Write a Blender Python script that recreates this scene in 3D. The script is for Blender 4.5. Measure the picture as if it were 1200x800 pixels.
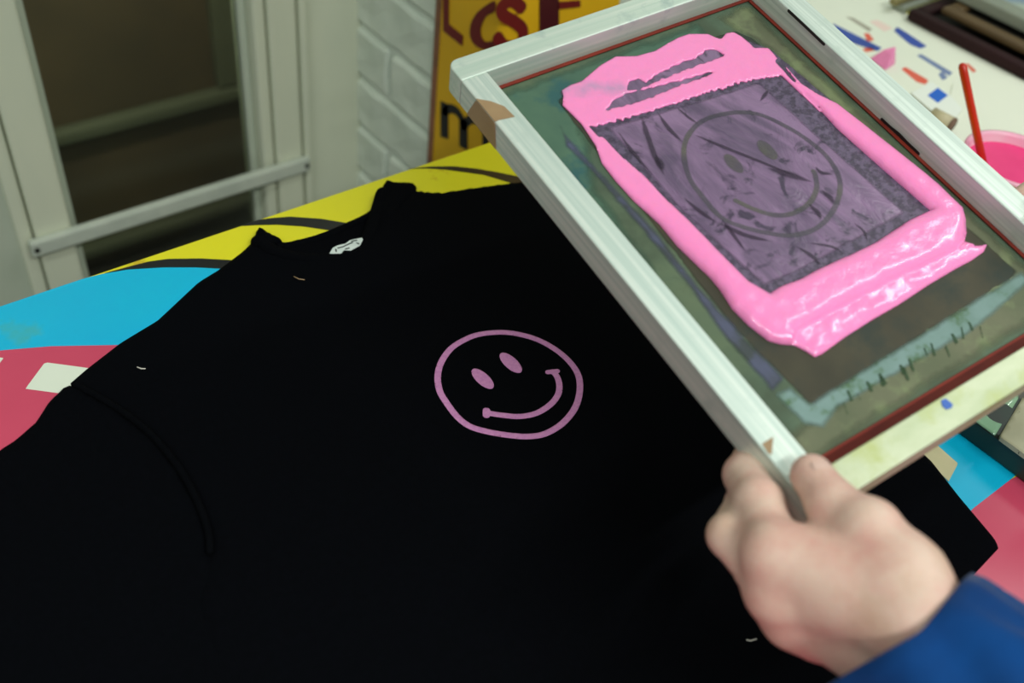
import bpy, math, random
import numpy as np
from mathutils import Matrix, Vector
random.seed(4); rng = np.random.RandomState(4)
for o in list(bpy.data.objects): bpy.data.objects.remove(o)
scene = bpy.context.scene
COL = scene.collection

# ------------------------------------------------------------------ camera
FPX = 1167.0
CAM = np.array([-0.3399, -0.3493, 1.3524])
R = np.array([[0.782211, -0.366508, 0.503803],
              [-0.613927, -0.591057, 0.523207],
              [0.106017, -0.718557, -0.687341]])      # columns: image right, image down, view direction
cd = bpy.data.cameras.new('camera'); cam = bpy.data.objects.new('camera', cd); COL.objects.link(cam)
cd.sensor_width = 36.0; cd.lens = FPX / 1200 * 36.0; cd.clip_start = 0.02
M = Matrix.Identity(4)
for i in range(3):
    M[i][0] = R[i, 0]; M[i][1] = -R[i, 1]; M[i][2] = -R[i, 2]; M[i][3] = CAM[i]
cam.matrix_world = M
scene.camera = cam
cd.dof.use_dof = True; cd.dof.focus_distance = 0.685; cd.dof.aperture_fstop = 5.0

# ------------------------------------------------------------------ light
world = bpy.data.worlds.new('room_light'); scene.world = world; world.use_nodes = True
bg = world.node_tree.nodes['Background']
bg.inputs[0].default_value = (0.90, 1.0, 0.92, 1); bg.inputs[1].default_value = 0.17
def area(name, loc, target, sx, sy, power, col):
    l = bpy.data.lights.new(name, 'AREA'); l.shape = 'RECTANGLE'; l.size = sx; l.size_y = sy
    l.energy = power; l.color = col
    o = bpy.data.objects.new(name, l); COL.objects.link(o)
    o.location = loc
    o.rotation_euler = (Vector(target) - Vector(loc)).to_track_quat('-Z', 'Y').to_euler()
    return o
area('ceiling_tube_light', (1.55, -0.25, 2.45), (1.55, -0.25, 0), 1.4, 0.07, 8, (0.95, 1.0, 0.94))
area('ceiling_tube_light', (-0.15, -1.3, 2.4), (-0.15, -1.3, 0), 1.4, 0.07, 23, (0.96, 1.0, 0.94))
area('ceiling_tube_light', (-1.5, -0.4, 2.45), (-1.5, -0.4, 0), 1.4, 0.07, 9, (0.95, 1.0, 0.94))
area('added_outside_fill', (0.10, 0.83, 1.15), (0.15, 1.3, 0.2), 0.5, 0.06, 2.2, (1.0, 0.92, 0.72))  # fill light added to lift the brown wall behind the pane, no real fixture
vs = scene.view_settings
vs.view_transform = 'Standard'; vs.look = 'None'; vs.gamma = 1.0; vs.exposure = 0.60; vs.use_curve_mapping = False

# ------------------------------------------------------------------ geometry of the place
TZ = 0.85                                    # table top height
def nrm(v): v = np.array(v, float); return v / np.linalg.norm(v)
def ray(x, y): return R @ np.array([x - 600.0, y - 400.0, FPX])
def on_plane(x, y, p0, n):
    r = ray(x, y); return CAM + r * (np.dot(np.array(p0) - CAM, n) / np.dot(r, n))
def on_table(x, y, z=TZ): return on_plane(x, y, (0, 0, z), (0, 0, 1.0))
def at_dist(x, y, d): return CAM + nrm(ray(x, y)) * d
# the held screen: origin = inner far-left corner of its top face
SO = np.array([0.0125, 0.0729, 1.0533])
SU = nrm([0.9889, -0.0899, 0.1181]); SV = np.array([-0.0677, -0.9814, -0.1797]); SV = nrm(SV - SV.dot(SU) * SU)
SN = np.cross(SV, SU); SN = SN if SN[2] > 0 else -SN
SW, SH, BAR, THK, MD = 0.217, 0.3063, 0.018, 0.0195, 0.0165
def S(u, v, n=0.0): return SO + SU * u + SV * v + SN * n
def scr(x, y, dn=MD):                         # a point of the mesh plane -> (u, v)
    q = on_plane(x, y, SO - SN * dn, SN) - SO
    return (q.dot(SU), q.dot(SV))

# ------------------------------------------------------------------ helpers
def link(name, me, mat=None, parent=None):
    o = bpy.data.objects.new(name, me); COL.objects.link(o)
    if mat is not None: me.materials.append(mat)
    if parent is not None: o.parent = parent
    return o
def mesh_obj(name, verts, faces, mat=None, parent=None, smooth=False):
    me = bpy.data.meshes.new(name)
    me.from_pydata([tuple(map(float, v)) for v in verts], [], [tuple(map(int, f)) for f in faces]); me.update()
    if smooth: me.polygons.foreach_set('use_smooth', [True] * len(me.polygons))
    return link(name, me, mat, parent)
def thing(name, label, cat, group=None, loc=(0, 0, 0)):
    o = bpy.data.objects.new(name, None); COL.objects.link(o); o.location = loc
    o.empty_display_size = 0.05
    return tag(o, label, cat, group)
def tag(o, label, cat, group=None):
    o['label'] = label; o['category'] = cat
    if group: o['group'] = group
    return o
def struct(o, label=None):
    o['kind'] = 'structure'
    if label: o['label'] = label
    return o
BOXF = [(0, 1, 3, 2), (4, 6, 7, 5), (0, 4, 5, 1), (2, 3, 7, 6), (0, 2, 6, 4), (1, 5, 7, 3)]
def bevel(o, w, seg=2):
    m = o.modifiers.new('bevel', 'BEVEL'); m.width = w; m.segments = seg; m.limit_method = 'ANGLE'
    m.angle_limit = math.radians(40)
    return o
def box(name, lo, hi, mat, parent=None, bev=0.0, frame=None):
    """box between two corners, in world axes or in a frame (origin, ea, eb, en)"""
    vs_ = []
    for x in (lo[0], hi[0]):
        for y in (lo[1], hi[1]):
            for z in (lo[2], hi[2]):
                p = np.array([x, y, z], float)
                if frame is not None: p = frame[0] + frame[1] * x + frame[2] * y + frame[3] * z
                vs_.append(p)
    fs = BOXF
    if frame is not None and np.dot(np.cross(frame[1], frame[2]), frame[3]) < 0: fs = [f[::-1] for f in BOXF]
    o = mesh_obj(name, vs_, fs, mat, parent)
    if bev: bevel(o, bev)
    return o
# 2D signed distances (vectorised)
def sd_poly(poly):
    P = np.array(poly, float); Q = np.roll(P, -1, 0)
    def f(a, b):
        shp = a.shape; x = a.ravel(); y = b.ravel()
        d = np.full(x.shape, 1e9); ins = np.zeros(x.shape, bool)
        for (x0, y0), (x1, y1) in zip(P, Q):
            ex, ey = x1 - x0, y1 - y0
            L = ex * ex + ey * ey
            if L < 1e-14: continue
            t = np.clip(((x - x0) * ex + (y - y0) * ey) / L, 0, 1)
            d = np.minimum(d, (x - x0 - t * ex) ** 2 + (y - y0 - t * ey) ** 2)
            c = ((y0 > y) != (y1 > y))
            if abs(ey) > 1e-14: ins ^= c & (x < x0 + ex * (y - y0) / ey)
        d = np.sqrt(d)
        return np.where(ins, -d, d).reshape(shp)
    f.pts = P
    return f
def sd_line(pts, r):
    P = np.array(pts, float)
    rr = np.broadcast_to(np.array(r, float), (len(P),))
    def f(a, b):
        d = np.full(a.shape, 1e9)
        for i in range(len(P) - 1):
            e = P[i + 1] - P[i]; L = max(e.dot(e), 1e-14)
            t = np.clip(((a - P[i][0]) * e[0] + (b - P[i][1]) * e[1]) / L, 0, 1)
            d = np.minimum(d, np.hypot(a - P[i][0] - t * e[0], b - P[i][1] - t * e[1]) - (rr[i] + (rr[i + 1] - rr[i]) * t))
        return d
    f.pts = np.concatenate([P + rr.max(), P - rr.max()])
    return f
def smooth_closed(pts, n=4):
    P = np.array(pts, float); out = []
    for i in range(len(P)):
        p0, p1, p2, p3 = P[i - 1], P[i], P[(i + 1) % len(P)], P[(i + 2) % len(P)]
        for k in range(n):
            t = k / n
            out.append(0.5 * ((2 * p1) + (p2 - p0) * t + (2 * p0 - 5 * p1 + 4 * p2 - p3) * t * t + (3 * p1 - p0 - 3 * p2 + p3) * t ** 3))
    return np.array(out)
def smooth_open(pts, n=6):
    P = np.array(pts, float); E_ = np.vstack([2 * P[0] - P[1], P, 2 * P[-1] - P[-2]]); out = []
    for i in range(1, len(E_) - 2):
        p0, p1, p2, p3 = E_[i - 1], E_[i], E_[i + 1], E_[i + 2]
        for k in range(n):
            t = k / n
            out.append(0.5 * ((2 * p1) + (p2 - p0) * t + (2 * p0 - 5 * p1 + 4 * p2 - p3) * t * t + (3 * p1 - p0 - 3 * p2 + p3) * t ** 3))
    out.append(P[-1])
    return np.array(out)
class Noise2:
    """small sum-of-sines noise for relief"""
    def __init__(s, seed, n=10, f0=1.0, f1=4.0):
        r = np.random.RandomState(seed); a = r.uniform(0, 2 * np.pi, n); f = r.uniform(f0, f1, n)
        s.kx = f * np.cos(a); s.ky = f * np.sin(a); s.p = r.uniform(0, 6.28, n); s.w = 1 / np.sqrt(n)
    def __call__(s, x, y):
        out = 0
        for kx, ky, p in zip(s.kx, s.ky, s.p): out = out + np.sin(kx * x + ky * y + p)
        return out * s.w
WORLD = (np.zeros(3), np.array([1., 0, 0]), np.array([0, 1., 0]), np.array([0, 0, 1.]))
def sheet(name, sdf, h, top, frame, mat, parent=None, base=0.0, bounds=None, smooth=True, attr=None, bottom=False):
    """a raised sheet: the region sdf<0 of a plane, surface height top(a,b,sd), rim going down to height base"""
    if bounds is None:
        mn = sdf.pts.min(0) - 2 * h; mx = sdf.pts.max(0) + 2 * h
    else: mn, mx = np.array(bounds[0]), np.array(bounds[1])
    na, nb = [int(math.ceil(v)) + 1 for v in (mx - mn) / h]
    A, B = np.meshgrid(mn[0] + np.arange(na) * h, mn[1] + np.arange(nb) * h, indexing='ij')
    sd = sdf(A, B)
    near = np.abs(sd) < 0.5 * h
    e = h * 0.2
    an, bn = A[near], B[near]
    for it in range(3):
        s0 = sdf(an, bn)
        ga = (sdf(an + e, bn) - sdf(an - e, bn)) / (2 * e); gb = (sdf(an, bn + e) - sdf(an, bn - e)) / (2 * e)
        g2 = np.maximum(ga * ga + gb * gb, 0.2)
        st = np.clip(s0 / g2, -0.6 * h, 0.6 * h)
        an = an - st * ga; bn = bn - st * gb
    A[near] = an; B[near] = bn
    ok = sd < 0.5 * h
    sd = sdf(A, B); sd[near] = 0
    Z = top(A, B, np.minimum(sd, 0))
    if np.isscalar(Z): Z = np.full(A.shape, Z)
    idx = -np.ones(A.shape, int)
    c = np.stack([ok[:-1, :-1], ok[1:, :-1], ok[1:, 1:], ok[:-1, 1:]], -1)
    I, J = np.meshgrid(np.arange(na), np.arange(nb), indexing='ij'); lin = I * nb + J
    q = np.stack([lin[:-1, :-1], lin[1:, :-1], lin[1:, 1:], lin[:-1, 1:]], -1)
    cnt = c.sum(-1)
    faces = [tuple(f) for f in q[cnt == 4]]
    for f, m in zip(q[cnt == 3], c[cnt == 3]): faces.append(tuple(f[m]))
    flip = np.dot(np.cross(frame[1], frame[2]), frame[3]) < 0
    used = sorted(set(v for f in faces for v in f)); remap = {v: i for i, v in enumerate(used)}
    Af, Bf, Zf = A.ravel()[used], B.ravel()[used], Z.ravel()[used]
    verts = frame[0] + Af[:, None] * frame[1] + Bf[:, None] * frame[2] + Zf[:, None] * frame[3]
    faces = [tuple(remap[v] for v in f) for f in faces]
    edges = {}
    for f in faces:
        for a_, b_ in zip(f, f[1:] + f[:1]): edges[(a_, b_)] = 1
    rim = [e_ for e_ in edges if (e_[1], e_[0]) not in edges]
    low = {}; vl = list(verts)
    for a_, b_ in rim:
        for k in (a_, b_):
            if k not in low:
                low[k] = len(vl); vl.append(verts[k] + (base - Zf[k]) * frame[3])
    nt = len(faces)
    faces += [(b_, a_, low[a_], low[b_]) for a_, b_ in rim]
    if bottom:
        off = len(vl); vl += list(verts + (base - Zf)[:, None] * frame[3])
        faces += [tuple(off + k for k in f[::-1]) for f in faces[:nt]]
    if flip: faces = [f[::-1] for f in faces]
    o = mesh_obj(name, vl, faces, mat, parent)
    if smooth: o.data.polygons.foreach_set('use_smooth', [i < nt for i in range(len(o.data.polygons))])
    if attr is not None:
        at = o.data.attributes.new('film', 'FLOAT', 'POINT')
        val = np.zeros(len(vl)); val[:len(used)] = attr(Af, Bf)
        for k, j in low.items(): val[j] = val[k]
        at.data.foreach_set('value', val)
    return o
# 3D distance fields -> continuous skin
def surface_nets(f, mn, mx, h):
    mn = np.array(mn, float); nn = [int(math.ceil((b - a) / h)) + 1 for a, b in zip(mn, mx)]
    ax = [mn[i] + np.arange(nn[i]) * h for i in range(3)]
    X, Y, Z = np.meshgrid(*ax, indexing='ij')
    V = f(X, Y, Z); ins = V < 0
    cs = tuple(k - 1 for k in nn)
    acc = np.zeros(cs + (3,)); cnt = np.zeros(cs)
    corners = [(i, j, k) for i in (0, 1) for j in (0, 1) for k in (0, 1)]
    sl = lambda c: tuple(slice(c[d], c[d] + cs[d]) for d in range(3))
    for c0 in corners:
        for d in range(3):
            if c0[d]: continue
            c1 = list(c0); c1[d] = 1; c1 = tuple(c1)
            v0, v1 = V[sl(c0)], V[sl(c1)]
            m = (v0 < 0) != (v1 < 0)
            t = np.where(m, v0 / np.where(m, v0 - v1, 1), 0)
            for e in range(3): acc[..., e] += np.where(m, c0[e] + (t if e == d else 0), 0)
            cnt += m
    act = cnt > 0
    idx = -np.ones(cs, int); idx[act] = np.arange(act.sum())
    ijk = np.argwhere(act)
    verts = mn + (ijk + acc[act] / cnt[act][:, None]) * h
    faces = []
    for d in range(3):
        e1, e2 = (d + 1) % 3, (d + 2) % 3
        s0 = [slice(None)] * 3; s1 = [slice(None)] * 3; s0[d] = slice(0, -1); s1[d] = slice(1, None)
        a, b = ins[tuple(s0)], ins[tuple(s1)]
        for m, rev in ((a & ~b, False), (~a & b, True)):
            p = np.argwhere(m)
            p = p[(p[:, e1] > 0) & (p[:, e2] > 0) & (p[:, e1] < nn[e1] - 1) & (p[:, e2] < nn[e2] - 1)]
            o1 = np.zeros(3, int); o1[e1] = 1; o2 = np.zeros(3, int); o2[e2] = 1
            qd = np.stack([idx[tuple((p - o1 - o2).T)], idx[tuple((p - o2).T)], idx[tuple(p.T)], idx[tuple((p - o1).T)]], 1)
            faces += [tuple(r[::-1]) if rev else tuple(r) for r in qd]
    return verts, faces
def cone(a, b, ra, rb):
    a = np.array(a, float); b = np.array(b, float); e = b - a; L = max(e.dot(e), 1e-12)
    def f(X, Y, Z):
        t = np.clip(((X - a[0]) * e[0] + (Y - a[1]) * e[1] + (Z - a[2]) * e[2]) / L, 0, 1)
        return np.sqrt((X - a[0] - t * e[0]) ** 2 + (Y - a[1] - t * e[1]) ** 2 + (Z - a[2] - t * e[2]) ** 2) - (ra + (rb - ra) * t)
    return f
def smin(a, b, k):
    h_ = np.clip(0.5 + 0.5 * (b - a) / k, 0, 1)
    return b + (a - b) * h_ - k * h_ * (1 - h_)
def lathe(name, prof, n, mat, parent=None, loc=(0, 0, 0), smooth=True):
    vs_, fs = [], []
    for (r, z) in prof:
        for i in range(n):
            a = 2 * math.pi * i / n; vs_.append((loc[0] + r * math.cos(a), loc[1] + r * math.sin(a), loc[2] + z))
    for j in range(len(prof) - 1):
        for i in range(n):
            k = (i + 1) % n; fs.append((j * n + i, j * n + k, (j + 1) * n + k, (j + 1) * n + i))
    return mesh_obj(name, vs_, fs, mat, parent, smooth)
def tube(name, pts, rad, mat, parent=None, n=10, flat=1.0, side=None, cap=True):
    pts = [np.array(p, float) for p in pts]; vs_, fs = [], []
    rad = np.broadcast_to(np.array(rad, float), (len(pts),))
    ref = np.array(side if side is not None else (0.3, 0.9, 0.2), float)
    for i, p in enumerate(pts):
        d = nrm(pts[min(i + 1, len(pts) - 1)] - pts[max(i - 1, 0)])
        a = nrm(ref - ref.dot(d) * d); b = np.cross(d, a)
        for k in range(n):
            t = 2 * math.pi * k / n; vs_.append(p + rad[i] * (a * math.cos(t) + flat * b * math.sin(t)))
    for i in range(len(pts) - 1):
        for k in range(n):
            j = (k + 1) % n; fs.append((i * n + k, i * n + j, (i + 1) * n + j, (i + 1) * n + k))
    if cap: fs += [tuple(range(n))[::-1], tuple(range((len(pts) - 1) * n, len(pts) * n))]
    return mesh_obj(name, vs_, fs, mat, parent, True)

# ------------------------------------------------------------------ materials
def lin(c): return tuple(((v / 255) / 12.92 if v / 255 <= 0.04045 else ((v / 255 + 0.055) / 1.055) ** 2.4) for v in c)
def mat(name, c1, c2=None, rough=0.5, metal=0.0, scale=20.0, stretch=(1, 1, 1), detail=4.0, lo=0.35, hi=0.65,
        bump=0.0, bscale=None, bstretch=None, c3=None, s3=6.0, lo3=0.55, hi3=0.7, spec=0.5, sheen=0.0, coat=0.0, rot=(0, 0, 0), sss=0.0,
        bdist=0.001, rough2=None, distort=0.0):
    m = bpy.data.materials.new(name); m.use_nodes = True
    nt = m.node_tree; N = nt.nodes; Lk = nt.links; b = N['Principled BSDF']
    b.inputs['Roughness'].default_value = rough; b.inputs['Metallic'].default_value = metal
    b.inputs['Specular IOR Level'].default_value = spec
    b.inputs['Base Color'].default_value = (*lin(c1), 1)
    if sheen: b.inputs['Sheen Weight'].default_value = sheen; b.inputs['Sheen Roughness'].default_value = 0.4
    if coat: b.inputs['Coat Weight'].default_value = coat; b.inputs['Coat Roughness'].default_value = 0.08
    if sss:
        b.inputs['Subsurface Weight'].default_value = sss; b.inputs['Subsurface Radius'].default_value = (1.0, 0.35, 0.2)
        b.inputs['Subsurface Scale'].default_value = 0.006
    tc = N.new('ShaderNodeTexCoord')
    def noise(sc, st, det, rt=(0, 0, 0)):
        mp = N.new('ShaderNodeMapping'); mp.inputs['Scale'].default_value = st; mp.inputs['Rotation'].default_value = rt
        Lk.new(tc.outputs['Object'], mp.inputs['Vector'])
        n_ = N.new('ShaderNodeTexNoise'); n_.inputs['Scale'].default_value = sc; n_.inputs['Detail'].default_value = det
        n_.inputs['Roughness'].default_value = 0.6; n_.inputs['Distortion'].default_value = distort
        Lk.new(mp.outputs[0], n_.inputs['Vector']); return n_
    if c2 is not None:
        n1 = noise(scale, stretch, detail, rot)
        r1 = N.new('ShaderNodeValToRGB'); r1.color_ramp.elements[0].position = lo; r1.color_ramp.elements[1].position = hi
        r1.color_ramp.elements[0].color = (*lin(c1), 1); r1.color_ramp.elements[1].color = (*lin(c2), 1)
        Lk.new(n1.outputs['Fac'], r1.inputs[0]); out = r1.outputs[0]
        if c3 is not None:
            n3 = noise(s3, (1, 1, 1), 5.0); r3 = N.new('ShaderNodeValToRGB')
            r3.color_ramp.elements[0].position = lo3; r3.color_ramp.elements[1].position = hi3
            Lk.new(n3.outputs['Fac'], r3.inputs[0])
            mx = N.new('ShaderNodeMix'); mx.data_type = 'RGBA'
            Lk.new(r3.outputs[0], mx.inputs['Factor']); Lk.new(out, mx.inputs['A']); mx.inputs['B'].default_value = (*lin(c3), 1)
            out = mx.outputs['Result']
        Lk.new(out, b.inputs['Base Color'])
        if rough2 is not None:
            mr = N.new('ShaderNodeMapRange'); mr.inputs['To Min'].default_value = rough; mr.inputs['To Max'].default_value = rough2
            mr.inputs['From Min'].default_value = lo; mr.inputs['From Max'].default_value = hi
            Lk.new(n1.outputs['Fac'], mr.inputs['Value']); Lk.new(mr.outputs[0], b.inputs['Roughness'])
    if bump:
        nb_ = noise(bscale or scale, bstretch or stretch, detail, rot)
        bp = N.new('ShaderNodeBump'); bp.inputs['Strength'].default_value = bump; bp.inputs['Distance'].default_value = bdist
        Lk.new(nb_.outputs['Fac'], bp.inputs['Height']); Lk.new(bp.outputs[0], b.inputs['Normal'])
    return m
MT = {}
MT['wood_paint'] = mat('cream_gloss_paint', (214, 218, 196), (204, 210, 190), 0.45, scale=9, stretch=(1, 1, 0.3), bump=0.15)
MT['wall_paint'] = mat('grey_green_wall_paint', (186, 194, 178), (176, 186, 168), 0.6, scale=6)
MT['brick_paint'] = mat('white_painted_brick', (222, 230, 218), (208, 218, 206), 0.55, scale=14, bump=0.7, bscale=30, bdist=0.004)
MT['mortar'] = mat('painted_mortar', (220, 228, 218), (206, 216, 206), 0.6, scale=20, bump=0.6, bscale=50, bdist=0.004)
MT['rail'] = mat('white_enamel_bar', (196, 203, 190), (184, 192, 180), 0.4, scale=30)
MT['screw'] = mat('dark_screw', (60, 62, 56), None, 0.4, 0.6)
MT['floor'] = mat('dark_floor', (62, 60, 54), (50, 48, 44), 0.7, scale=8)
MT['outside'] = mat('brown_outside_wall', (104, 88, 68), (88, 76, 60), 0.8, scale=5)
MT['ledge'] = mat('dull_green_ledge', (116, 118, 100), (98, 102, 84), 0.7, scale=12, stretch=(0.3, 1, 1))
MT['poster_yellow'] = mat('poster_yellow', (228, 178, 22), (218, 168, 18), 0.5, scale=6)
MT['poster_edge'] = mat('poster_edge', (150, 98, 70), (120, 84, 62), 0.7, scale=40)
MT['poster_red'] = mat('poster_red', (116, 22, 22), (100, 16, 20), 0.5, scale=10)
MT['poster_maroon'] = mat('poster_maroon', (74, 10, 24), (66, 8, 20), 0.5, scale=10)
MT['poster_black'] = mat('poster_black', (14, 12, 18), None, 0.5)
MT['yellow'] = mat('table_yellow', (232, 226, 40), (226, 218, 36), 0.32, scale=5, c3=(200, 168, 40), s3=14, lo3=0.68, hi3=0.74)
MT['cyan'] = mat('table_cyan', (2, 176, 222), (10, 184, 224), 0.30, scale=6, c3=(70, 172, 168), s3=12, lo3=0.62, hi3=0.74)
MT['pinkred'] = mat('table_pink_red', (208, 74, 104), (200, 68, 98), 0.32, scale=7)
MT['red'] = mat('table_coral_red', (196, 66, 84), (188, 60, 78), 0.32, scale=7)
MT['black'] = mat('table_black', (22, 22, 24), (30, 30, 32), 0.3, scale=12)
MT['white'] = mat('table_white', (226, 232, 216), (218, 226, 210), 0.35, scale=8)
MT['table_side'] = mat('table_edge_plywood', (150, 128, 92), (130, 108, 76), 0.6, scale=10, stretch=(0.2, 1, 1))
MT['steel'] = mat('grey_table_leg', (96, 98, 96), (84, 86, 84), 0.45, 0.5, scale=10)
MT['shirt'] = mat('black_cotton', (5, 6, 10), (4, 5, 8), 0.95, scale=300, bump=0.25, bscale=900, spec=0.04)
MT['rib'] = mat('black_rib_knit', (6, 7, 10), (4, 5, 8), 0.95, scale=200, bump=0.4, bscale=500, spec=0.04)
MT['print'] = mat('mauve_print_ink', (208, 142, 190), (192, 126, 180), 0.7, scale=500, bump=0.3, bscale=900, spec=0.2)
MT['label'] = mat('white_label', (222, 232, 228), (206, 218, 214), 0.6, scale=80)
MT['ink_dark'] = mat('label_print', (40, 46, 50), None, 0.6)
MT['alu'] = mat('brushed_aluminium', (214, 228, 216), (186, 202, 194), 0.42, 0.25, scale=38, stretch=(1, 1, 1), c3=(228, 238, 230), s3=60, lo3=0.5, hi3=0.7, bump=0.15, bscale=120)
MT['alu_near'] = mat('stained_aluminium', (224, 230, 200), (206, 216, 182), 0.4, 0.15, scale=36, c3=(206, 212, 130), s3=45, lo3=0.56, hi3=0.68, bump=0.12, bscale=90)
def bar_mat(name, ax, ca, cb, c3):
    return mat(name, ca, cb, 0.55, 0.55, scale=5, stretch=tuple(0.6 if i == ax else 55 for i in range(3)), detail=3, c3=c3, s3=40, lo3=0.56, hi3=0.72, bump=0.25, bscale=6, bdist=0.0006)
MT['mesh'] = mat('screen_mesh', (80, 98, 82), (94, 108, 84), 0.6, spec=0.2, scale=14, c3=(72, 84, 68), s3=18, lo3=0.45, hi3=0.6, bump=0.1, bscale=80)
MT['mesh_green'] = mat('green_emulsion', (84, 112, 92), (70, 98, 84), 0.6, spec=0.2, scale=16, c3=(54, 92, 92), s3=24, lo3=0.55, hi3=0.65)
MT['mesh_olive'] = mat('olive_ink_haze', (108, 110, 88), (94, 100, 78), 0.6, spec=0.2, scale=22, c3=(120, 130, 96), s3=40, lo3=0.52, hi3=0.66)
MT['emulsion'] = mat('dark_emulsion', (62, 60, 50), (76, 72, 58), 0.6, spec=0.2, scale=16, c3=(54, 60, 54), s3=24, lo3=0.5, hi3=0.65)
MT['teal'] = mat('teal_ink_stain', (124, 148, 146), (104, 130, 122), 0.6, spec=0.2, scale=30, c3=(84, 110, 84), s3=60, lo3=0.52, hi3=0.62)
MT['violet'] = mat('violet_ink_stain', (84, 88, 112), (74, 78, 92), 0.6, spec=0.2, scale=40, c3=(66, 72, 74), s3=50, lo3=0.5, hi3=0.62)
MT['film'] = mat('purple_ink_film', (136, 108, 142), (92, 76, 102), 0.36, distort=1.6, scale=32, stretch=(1, 0.35, 1), rot=(0, 0, 0.9), c3=(66, 54, 76), s3=42, lo3=0.56, hi3=0.66, bump=0.8, bscale=45, bdist=0.002)
MT['film_edge'] = mat('stippled_purple_film', (94, 80, 106), (62, 52, 72), 0.5, scale=230, lo=0.42, hi=0.58, bump=0.6, bscale=260, bdist=0.001)
MT['stencil'] = mat('open_stencil_line', (96, 92, 98), (74, 72, 82), 0.35, scale=40, c3=(104, 106, 84), s3=24)
MT['streak'] = mat('dark_wet_streak', (54, 44, 60), (66, 54, 72), 0.25, scale=60)
MT['redtape'] = mat('red_edge_tape', (126, 44, 32), (104, 34, 26), 0.6, scale=30, spec=0.2)
MT['browntape'] = mat('brown_parcel_tape', (160, 132, 98), (148, 120, 88), 0.35, scale=30)
MT['darktape'] = mat('black_marker', (18, 20, 18), None, 0.5)
MT['blue'] = mat('blue_ink_spot', (10, 84, 176), None, 0.4)
MT['skin'] = mat('skin', (216, 186, 170), (208, 158, 146), 0.5, scale=38, lo=0.42, hi=0.70, c3=(202, 168, 148), s3=24, bump=0.35, bscale=220, bdist=0.0008, sss=0.10)
MT['nail'] = mat('nail', (214, 180, 168), None, 0.4)
MT['denim'] = mat('blue_work_cotton', (2, 62, 124), (2, 46, 98), 0.9, scale=14, bump=0.3, bscale=30, spec=0.2, sheen=0.1, bdist=0.002)
MT['paper'] = mat('white_paper', (228, 230, 214), (222, 226, 210), 0.7, scale=5)
MT['card'] = mat('white_card', (228, 232, 224), None, 0.6)
MT['p_blue'] = mat('print_blue', (52, 80, 168), (44, 70, 150), 0.6, scale=30)
MT['p_slate'] = mat('print_slate_blue', (118, 134, 172), (104, 120, 160), 0.6, scale=30)
MT['p_red'] = mat('print_red', (222, 84, 62), (212, 100, 80), 0.6, scale=30)
MT['p_pink'] = mat('print_pale_pink', (230, 206, 196), None, 0.6)
MT['p_grey'] = mat('print_grey', (160, 156, 140), None, 0.6)
MT['cube_blue'] = mat('print_bright_blue', (4, 92, 196), None, 0.5)
MT['redstick'] = mat('red_lacquered_stick', (206, 44, 16), (190, 36, 14), 0.35, scale=20)
MT['hotpink'] = mat('hot_pink_ink', (236, 58, 128), (228, 50, 120), 0.25, scale=20)
MT['tub'] = mat('pink_stained_tub', (238, 150, 184), (236, 190, 204), 0.35, scale=20)
MT['pinkcard'] = mat('pink_plastic', (240, 142, 190), (226, 130, 178), 0.4, scale=30)
MT['cork'] = mat('pale_wood', (190, 182, 150), (176, 164, 130), 0.6, scale=30)
MT['corkend'] = mat('dark_wood_end', (110, 84, 66), None, 0.7)
MT['maroon'] = mat('dark_maroon_wood', (46, 24, 26), (36, 20, 20), 0.8, spec=0.2, scale=14, stretch=(1, 0.2, 1))
MT['ochre'] = mat('brown_wood', (92, 72, 42), (76, 58, 34), 0.55, scale=14, stretch=(1, 0.2, 1))
MT['blackmesh'] = mat('black_mesh', (26, 24, 22), (34, 32, 28), 0.5, scale=20)
MT['greybar'] = mat('dull_aluminium', (150, 156, 142), (132, 138, 126), 0.45, 0.3, scale=20, stretch=(1, 0.2, 1))
MT['olivebar'] = mat('olive_stained_bar', (128, 118, 74), (108, 100, 64), 0.5, scale=20, stretch=(1, 0.2, 1))
MT['greentape'] = mat('glossy_green_tape', (150, 184, 150), (128, 168, 136), 0.16, scale=18, c3=(96, 130, 104), s3=30, lo3=0.6, hi3=0.68, coat=0.5)
MT['specktape'] = mat('speckled_beige_tape', (172, 170, 142), (160, 158, 132), 0.4, scale=20, c3=(60, 66, 52), s3=120, lo3=0.66, hi3=0.68)
MT['darkgreen'] = mat('dark_green_side', (14, 50, 34), (30, 34, 32), 0.4, scale=14)
MT['darkgrey'] = mat('dark_grey_side', (46, 48, 48), (38, 40, 40), 0.5, scale=14)
MT['masking'] = mat('masking_tape', (206, 198, 158), (196, 188, 148), 0.6, scale=30)
MT['rainbow'] = mat('multicolour_stained_mesh', (196, 200, 150), (76, 112, 160), 0.5, scale=7, c3=(150, 110, 80), s3=10, lo3=0.55, hi3=0.62)
MT['trousers'] = mat('dark_trousers', (40, 42, 50), (34, 36, 42), 0.9, scale=20)
MT['hair'] = mat('brown_hair', (62, 44, 32), (48, 34, 26), 0.6, scale=60, stretch=(1, 1, 0.2), bump=0.5)
MT['eye'] = mat('eye_white', (225, 222, 215), None, 0.3)
MT['lint'] = mat('pale_lint', (210, 205, 195), None, 0.8)
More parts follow.
